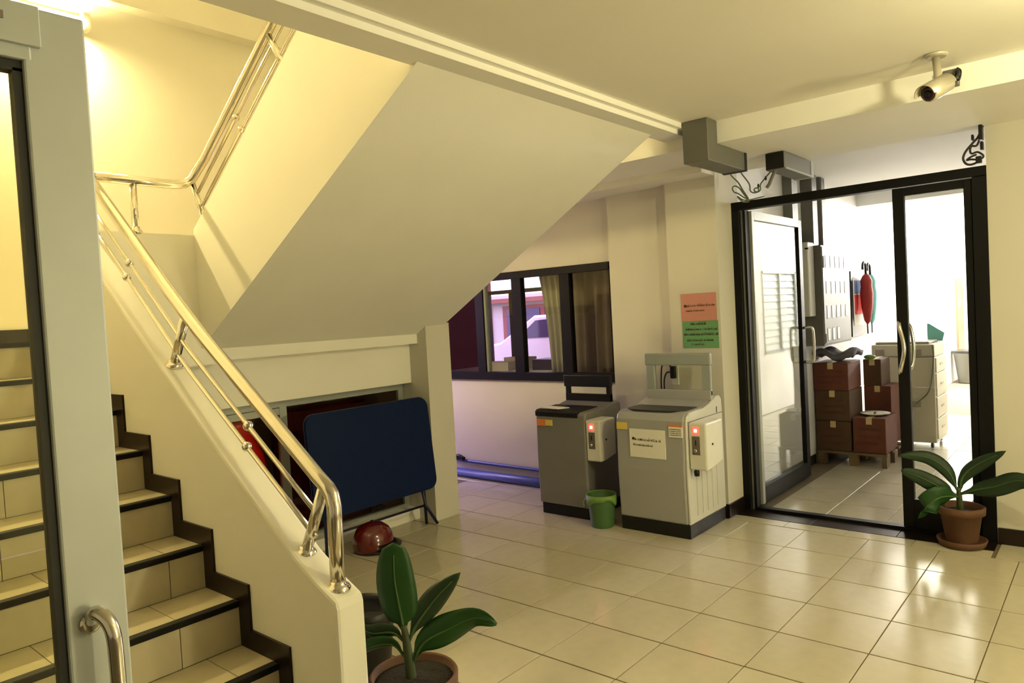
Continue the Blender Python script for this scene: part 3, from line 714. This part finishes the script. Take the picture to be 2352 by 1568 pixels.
hl = thing('motorcycle_helmet', 'glossy maroon helmet on the floor in front of the folded table', 'helmet', (-4.03, 3.12, 0))
mb = MB()
cx, cy = -4.01, 3.10
prof_h = [(.118, 0), (.130, .03), (.133, .07), (.125, .11), (.105, .15), (.07, .178), (.03, .192), (.002, .195)]
mb.lathe(prof_h, (cx, cy, .005), 32)
for v in mb.v: v.x = cx+(v.x-cx)*1.0; v.y = cy+(v.y-cy)*1.12
mb.build('shell', HELM, hl)
vb = MB(); n = 14; vs = []
for i in range(n+1):
    a = math.radians(-20+100*i/n)
    for rr, z in ((.128, .065), (.185, .035), (.183, .028), (.126, .055)):
        vs.append((cx+rr*math.cos(a), cy+rr*1.1*math.sin(a), z))
vb.add(vs, [(i*4+k, i*4+(k+1) % 4, (i+1)*4+(k+1) % 4, (i+1)*4+k) for i in range(n) for k in range(4)], True)
vb.build('peak', BPLAS, hl)
MB().lathe([(.120, 0), (.134, .004), (.134, .018), (.120, .02)], (cx, cy, .002), 32).build('edge_trim', BPLAS, hl)
MB().lathe([(.015, 0), (.015, .008), (.009, .012)], (cx, cy, .198), 14).build('top_button', BPLAS, hl)

# ------------------------------------------------------------------ plants
def leaf(parent, spine, width, side, mt, seg=5, point=.5, cup=.15, wav=0.0):
    sp = cat_rom(spine, 6); n = len(sp); mb = MB(); vs = []; m_ = 6; side = Vector(side).normalized()
    L = [0]
    for i in range(1, n): L.append(L[-1]+(sp[i]-sp[i-1]).length)
    rib = []
    for i, p in enumerate(sp):
        t = L[i]/L[-1]; tan = (sp[min(i+1, n-1)]-sp[max(i-1, 0)]).normalized()
        s_ = (side - tan*side.dot(tan)).normalized(); nn = tan.cross(s_)
        stalk = .16
        if t < stalk: wd = .10+.25*(t/stalk)**2
        else:
            u = (t-stalk)/(1-stalk); wd = max(.0, math.sin(math.pi*min(1, u**.85*.93+.07)))**point
            wd = max(wd, .35*(1-u*3)) if u < .3 else wd
        if i == n-1: wd = .02
        for k in range(-m_//2, m_//2+1):
            q = k/(m_/2); off = cup*width*(q*q)*wd
            vs.append(p + s_*(q*wd*width/2) + nn*(off + wav*width*math.sin(t*9+q*2)*abs(q)))
        rib.append(p)
    m1 = m_+1
    mb.add(vs, [(i*m1+k, i*m1+k+1, (i+1)*m1+k+1, (i+1)*m1+k) for i in range(n-1) for k in range(m_)], True)
    o = mb.build('leaf', mt, parent); md = o.modifiers.new('thickness', 'SOLIDIFY'); md.thickness = .0018
    MB().tube(rib[:-2], [.0055*(1-i/n)+.001 for i in range(n-2)], 6).build('midrib', RIB, o)
    return o
VR = (.76, .65, 0)
p1 = thing('potted_plant', 'broad-leaved green plant in a clay pot at the foot of the stairs', 'plant', (-1.945, 1.645, 0))
c1 = (-1.945, 1.645, 0)
pot = MB().lathe([(.10, 0), (.108, .02), (.135, .27), (.155, .275), (.158, .325), (.152, .333), (.145, .327), (.138, .28)], c1, 36).build('pot', TERRA, p1)
MB().lathe([(.136, .288), (.140, .305), (.09, .312), (.03, .315)], c1, 30).build('soil', SOIL, pot)
MB().tube(cat_rom([(-1.952, 1.64, .27), (-1.955, 1.637, .36), (-1.962, 1.634, .45), (-1.968, 1.631, .50)], 4), [.024, .022, .020, .019, .018, .017, .016, .015, .014, .013, .012, .011, .01], 12).build('stem', STEM, p1)
VU = (0.02, .02, 1)
leaf(p1, [(-1.966, 1.632, .46), (-1.972, 1.629, .52), (-1.985, 1.618, .66), (-1.99, 1.626, .795)], .14, VR, LEAF, point=.32, cup=.10)
leaf(p1, [(-1.955, 1.640, .44), (-1.935, 1.665, .50), (-1.885, 1.715, .585), (-1.812, 1.775, .675)], .085, (.5, .45, -.75), LEAFD, point=.75, cup=.2)
leaf(p1, [(-1.948, 1.645, .36), (-1.915, 1.672, .432), (-1.845, 1.735, .478), (-1.775, 1.795, .513), (-1.715, 1.845, .487)], .105, (.25, .2, -.95), LEAF, point=.7, cup=.12, wav=.12)
leaf(p1, [(-1.962, 1.632, .38), (-2.0, 1.60, .435), (-2.07, 1.545, .425), (-2.15, 1.52, .37)], .075, (.3, -.5, .8), LEAF, point=.7, cup=.15)
leaf(p1, [(-1.966, 1.632, .44), (-2.0, 1.605, .475), (-2.06, 1.56, .475), (-2.12, 1.535, .50)], .07, (.2, -.3, .9), LEAFD, point=.7, cup=.15)
# black pot behind
p3 = thing('plant_pot', 'glossy black plastic pot half hidden behind the parapet end', 'pot', (-2.60, 1.93, 0))
c3 = (-2.60, 1.93, 0)
pb = MB().lathe([(.10, 0), (.105, .02), (.135, .27), (.150, .275), (.150, .325), (.140, .33), (.132, .30), (.126, .25)], c3, 32).build('pot_body', BPLAS, p3)
MB().lathe([(.126, .24), (.127, .255), (.05, .262), (.01, .265)], c3, 24).build('soil', SOIL, p3)
# plant by the glass door
c2 = (-.79, 5.125, 0)
p2_ = thing('potted_plant', 'broad-leaved plant in a terracotta pot with saucer by the glass door', 'plant', c2)
sc_ = MB().lathe([(.095, 0), (.125, .008), (.138, .045), (.130, .048), (.115, .02), (.09, .016)], c2, 32).build('saucer', TERRA, p2_)
pot2 = MB().lathe([(.082, .018), (.086, .03), (.112, .20), (.130, .205), (.133, .245), (.122, .252), (.112, .245), (.106, .20)], c2, 36).build('pot', TERRA, p2_)
MB().lathe([(.104, .196), (.106, .212), (.06, .22), (.02, .222)], c2, 28).build('soil', SOIL, pot2)
MB().tube(cat_rom([(-.79, 5.12, .20), (-.792, 5.10, .29), (-.793, 5.085, .37)], 5), [.020]*4+[.017]*4+[.013]*3, 12).build('stem', STEM, p2_)
leaf(p2_, [(-.793, 5.09, .33), (-.838, 5.05, .47), (-.94, 5.02, .555), (-1.10, 4.98, .565)], .085, (.35, .3, .85), LEAFD, point=.6, cup=.15)
leaf(p2_, [(-.797, 5.085, .32), (-.885, 5.0, .385), (-.985, 4.96, .445), (-1.075, 4.93, .482)], .10, (.3, .2, .9), LEAFD, point=.45, cup=.1)
leaf(p2_, [(-.797, 5.08, .315), (-.87, 4.98, .325), (-.935, 4.93, .275), (-.985, 4.91, .195)], .15, (.6, .4, .9), LEAF, point=.45, cup=.1)
leaf(p2_, [(-.790, 5.10, .33), (-.768, 5.105, .44), (-.685, 5.11, .525), (-.545, 5.10, .615)], .085, (.3, -.3, -.9), LEAFD, point=.7, cup=.25)
leaf(p2_, [(-.785, 5.09, .33), (-.69, 5.06, .375), (-.60, 5.03, .41), (-.48, 5.0, .465), (-.36, 4.98, .445)], .115, (.2, -.3, -.9), LEAFD, point=.55, cup=.15, wav=.1)
leaf(p2_, [(-.790, 5.10, .33), (-.785, 5.11, .40), (-.775, 5.12, .455), (-.76, 5.125, .475)], .035, (1, 0, 0), LEAF, point=.6, cup=.3)

# ------------------------------------------------------------------ CCTV camera under the ceiling
cc = thing('security_camera', 'silver bullet security camera hanging from the ceiling', 'camera', (-.655, 3.96, 2.5))
MB().lathe([(.052, -.0005), (.052, -.010), (.040, -.018)], (-.655, 3.985, 2.705), 24).build('ceiling_plate', SILV, cc)
MB().tube([(-.655, 3.985, 2.69), (-.650, 3.985, 2.60), (-.645, 3.975, 2.575)], .017, 14).build('arm', SILV, cc)
a = Vector((-.612, 4.00, 2.562)); b = Vector((-.672, 3.87, 2.50)); ax = (b-a).normalized(); Lc = (b-a).length
MB().lathe([(.030, 0), (.040, .01), (.042, Lc*.6), (.040, Lc*.98), (.034, Lc)], a, 24, ax).build('housing', SILV, cc)
MB().lathe([(.034, Lc-.002), (.034, Lc+.002), (.02, Lc+.004)], a, 24, ax).build('lens_window', LENS, cc)
MB().lathe([(.014, Lc+.003), (.014, Lc+.009), (.008, Lc+.011)], a, 16, ax).build('lens', BPLAS, cc)
sh = MB(); vs = []; sd_ = ax.cross(Vector((0, 0, 1))).normalized(); upv = sd_.cross(ax)
n = 12
for t in (.01, Lc+.03):
    for rr in (.046, .049):
        for i in range(n+1):
            an = math.radians(0+180*i/n); vs.append(a+ax*t+rr*(math.cos(an)*sd_+math.sin(an)*upv))
k = n+1
fs = []
for i in range(n):
    fs += [(i, i+1, 2*k+i+1, 2*k+i), (k+i, k+i+1, 3*k+i+1, 3*k+i), (i, i+1, k+i+1, k+i), (2*k+i, 2*k+i+1, 3*k+i+1, 3*k+i)]
sh.add(vs, fs, True); sh.build('sunshield', SILV, cc)
bx(-.665, -.60, 4.20, 4.268, 2.60, 2.675).build('junction_box', GREY, cc, .004)
MB().tube(cat_rom([(-.60, 4.19, 2.67), (-.585, 4.18, 2.65), (-.59, 4.17, 2.61), (-.605, 4.18, 2.62), (-.60, 4.18, 2.66), (-.588, 4.15, 2.63), (-.60, 4.08, 2.59), (-.598, 4.03, 2.575)], 5), .006, 8).build('cable', WIREB, cc)

# ------------------------------------------------------------------ cable ducts, loose cables
d1 = thing('cable_duct', 'grey metal elbow duct in the beam corner', 'duct', (-1.97, 4.2, 2.44))
bx(-2.05, -1.885, 4.13, 4.268, 2.45, 2.704).build('vertical_run', GREY, d1, .003, 1)
bx(-2.045, -1.89, 4.20, 4.72, 2.452, 2.569).build('horizontal_run', GREY, d1, .003, 1)
bx(-2.047, -1.886, 4.69, 4.722, 2.448, 2.568).build('end_collar', BPLAS, d1)
d2 = thing('cable_duct', 'grey metal duct passing over the glass doors', 'duct', (-1.75, 5.1, 2.44))
bx(-1.815, -1.69, 4.86, 5.45, 2.455, 2.567).build('duct_body', GREY, d2, .003, 1)
bx(-1.812, -1.693, 4.856, 4.862, 2.458, 2.564).build('end_cap', BPLAS, d2)
bx(-1.692, -1.686, 4.88, 5.43, 2.452, 2.464).build('flange_lip', ALUD, d2)
bx(-1.817, -1.688, 5.40, 5.452, 2.453, 2.568).build('end_collar', ALUD, d2)
wA = [(-2.02, 4.70, 2.50), (-2.05, 4.85, 2.46), (-2.04, 4.93, 2.423), (-2.01, 4.93, 2.366), (-1.971, 4.93, 2.297), (-2.0, 4.93, 2.31), (-2.044, 4.93, 2.345), (-2.071, 4.93, 2.359), (-2.083, 4.93, 2.388), (-2.063, 4.93, 2.4), (-2.032, 4.93, 2.38), (-2.001, 4.93, 2.333), (-1.971, 4.935, 2.282), (-2.015, 4.935, 2.285), (-2.05, 4.935, 2.325), (-2.02, 5.0, 2.30), (-1.97, 5.22, 2.34)]
tag(MB().tube(cat_rom(wA, 5), .005, 6).build('loose_cable', WIREG), 'looped green cable hanging over the left door jamb', 'cable')
wB = [(-1.95, 4.71, 2.50), (-1.985, 4.86, 2.47), (-1.961, 4.93, 2.4), (-1.955, 4.93, 2.352), (-1.932, 4.93, 2.333), (-1.9, 4.93, 2.338), (-1.899, 4.93, 2.359), (-1.92, 4.93, 2.362), (-1.928, 4.93, 2.348), (-1.905, 4.93, 2.334), (-1.884, 4.93, 2.346), (-1.882, 4.93, 2.382), (-1.855, 4.93, 2.413), (-1.80, 4.90, 2.45)]
wo = MB().tube(cat_rom(wB, 5), .005, 6).build('loose_cable', WIREG); tag(wo, 'thin cable with black connectors looping between the two ducts', 'cable')
for c in ((-1.897, 4.93, 2.375), (-1.842, 4.925, 2.418)): MB().ball(c, .010, 10, .8, .8, 1.6).build('connector', WIREB, wo)
tag(MB().tube(cat_rom([(-1.76, 4.9, 2.47), (-1.795, 4.9, 2.40), (-1.81, 4.9, 2.37), (-1.828, 4.9, 2.348)], 5), .012, 8).build('conduit_hose', GREY), 'short grey conduit hose dangling from the duct end', 'hose')
c_ = thing('cable_bundle', 'tangle of black cables with plugs hanging at the beam end', 'cables', (-.66, 5.22, 2.34))
MB().tube(cat_rom([(-0.625, 5.22, 2.565), (-0.65, 5.22, 2.503), (-0.681, 5.22, 2.469), (-0.717, 5.22, 2.426), (-0.731, 5.22, 2.388), (-0.719, 5.22, 2.355), (-0.694, 5.22, 2.343), (-0.663, 5.22, 2.35), (-0.646, 5.22, 2.365)], 5), .0068, 8).build('cable', WIREB, c_)
MB().tube(cat_rom([(-0.63, 5.23, 2.55), (-0.656, 5.23, 2.459), (-0.686, 5.23, 2.455), (-0.695, 5.23, 2.432), (-0.687, 5.23, 2.41), (-0.657, 5.23, 2.414), (-0.63, 5.23, 2.391), (-0.632, 5.23, 2.374), (-0.658, 5.23, 2.369), (-0.693, 5.23, 2.376), (-0.714, 5.23, 2.375), (-0.692, 5.23, 2.391), (-0.662, 5.23, 2.40)], 5), .0062, 8).build('cable', WIREB, c_)
for q in ((-.684, -.672, 5.20, 5.24, 2.485, 2.52), (-.665, -.635, 5.20, 5.24, 2.345, 2.385), (-.645, -.625, 5.19, 5.25, 2.48, 2.569), (-.640, -.624, 5.20, 5.24, 2.42, 2.47)):
    bx(*q).build('plug', BPLAS, c_, .003, 1)

# ------------------------------------------------------------------ corridor contents
mc = thing('meter_cabinet', 'grey electric meter cabinet with rows of small glass windows', 'cabinet', (-2.2, 7.3, 1.14))
bx(-2.29, -2.102, 6.90, 7.76, 1.14, 2.07).build('cabinet_body', GREY, mc, .004, 1)
mdoor = bx(-2.106, -2.096, 6.915, 7.75, 1.155, 2.055).build('cabinet_door', GREYL, mc, .002, 1)
for row, (zc, cnt) in enumerate(((1.92, 5), (1.68, 5), (1.45, 5), (1.24, 3))):
    for k in range(cnt):
        y = 7.03+.145*k
        f = bx(-2.097, -2.0945, y-.042, y+.042, zc-.062, zc+.062).build('window_rim', BPLAS, mdoor)
        bx(-2.0955, -2.093, y-.034, y+.034, zc-.055, zc+.055).build('window', WPLAS, f)
for z0, z1 in ((1.86, 1.97), (1.17, 1.25)): bx(-2.097, -2.09, 6.935, 6.945, z0, z1).build('hinge', GREYL, mdoor)
dbx = thing('distribution_box', 'narrow white box on the wall beside the meter cabinet', 'box', (-2.24, 6.83, 1.4))
bx(-2.289, -2.165, 6.74, 6.895, 1.42, 2.095).build('box_body', WPLAS, dbx, .004, 1)
bx(-2.285, -2.17, 6.732, 6.741, 1.435, 2.08).build('cover', WPLAS, dbx)
bx(-2.19, -2.16, 6.728, 6.75, 2.03, 2.045).build('catch', BPLAS, dbx)
for k, (y0, y1, x1, lab) in enumerate(((6.50, 6.66, -2.215, 'grey cable trunk on the corridor wall, nearest the open door'), (6.97, 7.12, -2.19, 'grey cable trunk rising from the meter cabinet, middle one'), (7.28, 7.40, -2.20, 'thin grey cable trunk rising from the meter cabinet, farthest one'))):
    z0 = 2.072 if k else 1.30
    tr = thing('cable_conduit', lab, 'conduit', (-2.24, y0, z0))
    bx(-2.289, x1, y0, y1, z0, 2.745).build('trunk_body', GREY if k < 2 else GREYL, tr, .003, 1)
    bx(x1, x1+.006, y0+.01, y1-.01, z0+.02, 2.74).build('trunk_cover', GREYL, tr)
# framed poster, umbrellas
pf = thing('framed_poster', 'dark framed colourful poster hanging beside the meter cabinet', 'poster', (-2.28, 8.75, 1.15))
bx(-2.289, -2.265, 8.43, 9.08, 1.14, 1.86).build('frame', BPLAS, pf)
bx(-2.266, -2.262, 8.50, 9.00, 1.26, 1.78).build('sheet', WHITE, pf)
bx(-2.263, -2.260, 8.53, 8.97, 1.38, 1.60).build('red_panel', POSTR, pf)
bx(-2.263, -2.260, 8.53, 8.97, 1.61, 1.76).build('blue_panel', POSTB, pf)
def umbrella(y, x, mt, lab, top):
    u = thing('umbrella', lab, 'umbrella', (x, y, 1.15))
    hk = [(x, y, top-.13), (x, y, top-.06)] + [(x, y-.06+.06*math.cos(t), top-.055+.055*math.sin(t)) for t in (0.3, .8, 1.3, 1.8, 2.3, 2.8, 3.14)] + [(x, y-.12, top-.085)]
    MB().tube(hk, .013, 8).build('handle', BPLAS, u)
    MB().lathe([(.012, 0), (.035, .04), (.06, .2), (.068, .34), (.058, .42), (.062, .48), (.04, .53), (.012, .56)], (x, y+.01, 1.27), 10).build('canopy', mt, u)
    MB().tube([(x, y, 1.28), (x, y+.003, 1.16)], .007, 8).build('ferrule', BPLAS, u)
umbrella(8.66, -2.17, REDU, 'red folded umbrella hanging by its crook handle', 1.955)
umbrella(8.88, -2.18, TEAL, 'teal folded umbrella hanging behind the red one', 1.945)
# pallet and boxes
pa = thing('wooden_pallet', 'small wooden pallet carrying the cardboard boxes', 'pallet', (-1.97, 7.4, 0))
for y0 in (7.10, 7.32, 7.54, 7.70): bx(-2.275, -1.655, y0, y0+.10, .105, .125).build('board', WOOD, pa)
for x in (-2.265, -1.985, -1.70):
    for y0 in (7.10, 7.40, 7.70): bx(x, x+.04 if x > -1.8 else x+.07, y0, y0+.09, 0, .105).build('block', WOOD, pa)
def carton(x0, x1, y0, y1, z0, z1, mt, lab, tape=True, open_=False):
    t = thing('cardboard_box', lab, 'box', ((x0+x1)/2, (y0+y1)/2, z0))
    bx(x0, x1, y0, y1, z0+.001, z1-.001).build('carton', mt, t, .004, 1)
    if tape: bx((x0+x1)/2-.025, (x0+x1)/2+.025, y0-.0012, y1+.0012, z1-.06, z1+.0006).build('tape', TAPE, t)
    r = random.Random(lab); mb = MB()
    for k in range(3): scribble(mb, x0+.05, x1-.05, z0+(z1-z0)*(.25+.2*k), y0-.0005, .02, r.randint(0, 999), 0, 1.2)
    mb.build('print', CARDR, t)
    return t
carton(-2.275, -1.965, 7.12, 7.55, .127, .41, CARD, 'brown cardboard box, bottom of the stack by the wall')
carton(-2.275, -1.965, 7.12, 7.55, .412, .70, CARD, 'brown cardboard box, middle of the stack by the wall')
carton(-2.285, -1.97, 7.12, 7.55, .702, .965, CARDR, 'red-brown cardboard box, top of the stack by the wall')
carton(-1.945, -1.665, 7.12, 7.55, .127, .455, CARDR, 'red cardboard box on the pallet under the plate')
carton(-1.96, -1.80, 7.60, 7.95, .70, .96, CARD, 'small cardboard box behind the top of the stack')
carton(-1.96, -1.72, 7.60, 7.95, .127, .70, CARDR, 'tall red cardboard box behind the stack')
pt = thing('plate', 'white plate lying on the red cardboard box', 'plate', (-1.80, 7.35, .456))
MB().lathe([(.07, 0), (.075, .004), (.128, .018), (.130, .022), (.09, .014), (.06, .010)], (-1.80, 7.33, .4565), 30).build('dish', WHITE, pt)
bx(-1.80, -1.79, 7.28, 7.33, .472, .49).build('crumb', CARD, pt)
# folded cloth on the stack
mb = MB(); n = 16; vs = []
for i in range(n+1):
    for j in range(9):
        x = -2.28+.36*i/n; y = 7.13+.34*j/8
        z = 1.036+.025*math.sin(i*.55)+.02*math.sin(j*.9+i*.3)
        vs.append((x, y, z))
top = [(i*9+j, (i+1)*9+j, (i+1)*9+j+1, i*9+j+1) for i in range(n) for j in range(8)]
mb.add(vs, top, True)
o = mb.build('folded_jacket', CLOTH); md = o.modifiers.new('thickness', 'SOLIDIFY'); md.thickness = .045; md.offset = 0
tag(o, 'dark grey crumpled jacket on top of the box stack', 'jacket')
tag(MB().ball((-1.87, 7.50, .99), .04, 12, 1.4, 1, .6).build('lime_pouch', BUCKL), 'lime green pouch on the small box behind the stack', 'pouch')
# photocopier
cp_ = thing('photocopier', 'beige photocopier on castors in the corridor', 'photocopier', (-1.72, 8.5, 0))
bx(-2.03, -1.45, 8.20, 8.75, .06, .93).build('cabinet', COPY, cp_, .01)
bx(-2.03, -1.45, 8.205, 8.75, .93, 1.06).build('top_unit', COPY, cp_, .012)
bx(-2.0, -1.5, 8.25, 8.70, 1.06, 1.085).build('document_cover', COPYG, cp_, .01)
bx(-2.035, -1.447, 8.195, 8.20, .935, .945).build('seam', COPYG, cp_)
for x, z in ((-1.95, .98), (-1.60, .98), (-1.95, .88), (-1.62, .45)): bx(x-.04, x+.04, 8.192, 8.199, z-.03, z+.03).build('tape_patch', COPYG, cp_)
for z0, z1 in ((.10, .30), (.31, .52), (.53, .76), (.77, .92)):
    dw = bx(-1.452, -1.438, 8.23, 8.74, z0, z1).build('drawer', COPY, cp_, .004, 1)
    bx(-1.441, -1.435, 8.42, 8.56, (z0+z1)/2-.012, (z0+z1)/2+.012).build('drawer_grip', COPYG, dw)
for x in (-1.98, -1.50):
    for y in (8.26, 8.70): MB().lathe([(.028, -.012), (.03, 0), (.028, .012)], (x, y, .031), 14, (1, 0, 0)).build('castor', BPLAS, cp_)
bx(-1.98, -1.80, 8.185, 8.20, .32, .58).build('paper_tray_card', WPLAS, cp_)
MB().tube(cat_rom([(-1.46, 8.195, 1.05), (-1.455, 8.18, .9), (-1.50, 8.18, .6), (-1.62, 8.185, .46)], 5), .006, 6).build('power_cord', WIREG, cp_)
tag(MB().prism([(-1.60, 1.062), (-1.46, 1.062), (-1.44, 1.15), (-1.58, 1.25), (-1.60, 1.25)], 'y', 8.72, 8.74).build('teal_tray', TEAL), 'teal plastic tray standing behind the photocopier', 'tray')
# far end
bn = thing('waste_bin', 'dark grey waste bin at the far end of the corridor', 'bin', (-2.02, 14.4, 0))
MB().lathe([(.20, 0), (.21, .02), (.27, .50), (.285, .51), (.285, .55), (.25, .55), (.20, .05)], (-1.99, 14.45, 0), 24).build('bin_body', GREY, bn)
MB().lathe([(.286, .52), (.295, .53), (.295, .56), (.25, .565)], (-1.99, 14.45, 0), 24).build('rim', BPLAS, bn)
bd2 = sroot('door_2', 'brown wooden door at the corridor end', (-2.28, 15.3, 0))
bx(-2.291, -2.255, 15.0, 15.62, 0, 1.81).build('door_leaf', BROWN, bd2)
bx(-2.256, -2.25, 15.05, 15.3, 1.30, 1.42).build('notice', WHITE, bd2)
nb = thing('notice_board', 'grey notice board on the far corridor wall', 'board', (-2.0, 15.99, .85))
bx(-2.24, -1.80, 15.97, 15.999, .85, 1.97).build('board', BOARDG, nb)
for z in (1.0, 1.35, 1.65): bx(-2.19, -1.9, 15.962, 15.971, z, z+.22).build('sheet', WHITE, nb)
cl_ = thing('corridor_lamp', 'white fluorescent lamp under the corridor ceiling', 'lamp', (-1.33, 9.7, 2.6))
bx(-1.39, -1.25, 9.55, 10.75, 2.70, 2.75).build('fixture_body', WPLAS, cl_)
MB().tube([(-1.32, 9.6, 2.67), (-1.32, 10.7, 2.67)], .018, 10).build('tube', TUBEW, cl_)
# fitting of the hall ceiling lamp, bracket made up for the side fill
hf = thing('ceiling_lamp', 'round white ceiling lamp fitting above the hall floor, right of the camera', 'lamp', (.34, 2.98, 2.6))
MB().lathe([(.05, 0), (.13, .02), (.14, .05), (.14, .069)], (.34, 2.98, 2.635), 28).build('base_plate', WPLAS, hf)
wf = thing('wall_lamp', 'white bracket added behind the unseen fill light on the hall side wall', 'lamp', (3.45, 3.1, 1.2))  # bracket invented to go with the added fill light
bx(3.46, 3.499, 3.02, 3.18, 1.12, 1.40).build('bracket', WPLAS, wf, .005)
# louvred window on the right corridor wall
lv = sroot('window_3', 'louvred window in the corridor wall', (-.40, 10.6, LZ0))
for a in ((-.46, -.36, LY0, LY0+.04, LZ0, LZ1), (-.46, -.36, LY1-.04, LY1, LZ0, LZ1), (-.46, -.36, (LY0+LY1)/2-.02, (LY0+LY1)/2+.02, LZ0, LZ1), (-.46, -.36, LY0, LY1, LZ0, LZ0+.03), (-.46, -.36, LY0, LY1, LZ1-.03, LZ1)):
    bx(*a).build('frame', ALUD, lv)
for half in (0, 1):
    ya = LY0+.04 if half == 0 else (LY0+LY1)/2+.02; yb = (LY0+LY1)/2-.02 if half == 0 else LY1-.04
    for k in range(11):
        z = LZ0+.035+.10*k
        MB().prism([(-.440, z), (-.436, z), (-.416, z+.106), (-.420, z+.106)], 'y', ya, yb).build('louver', LOUV, lv)
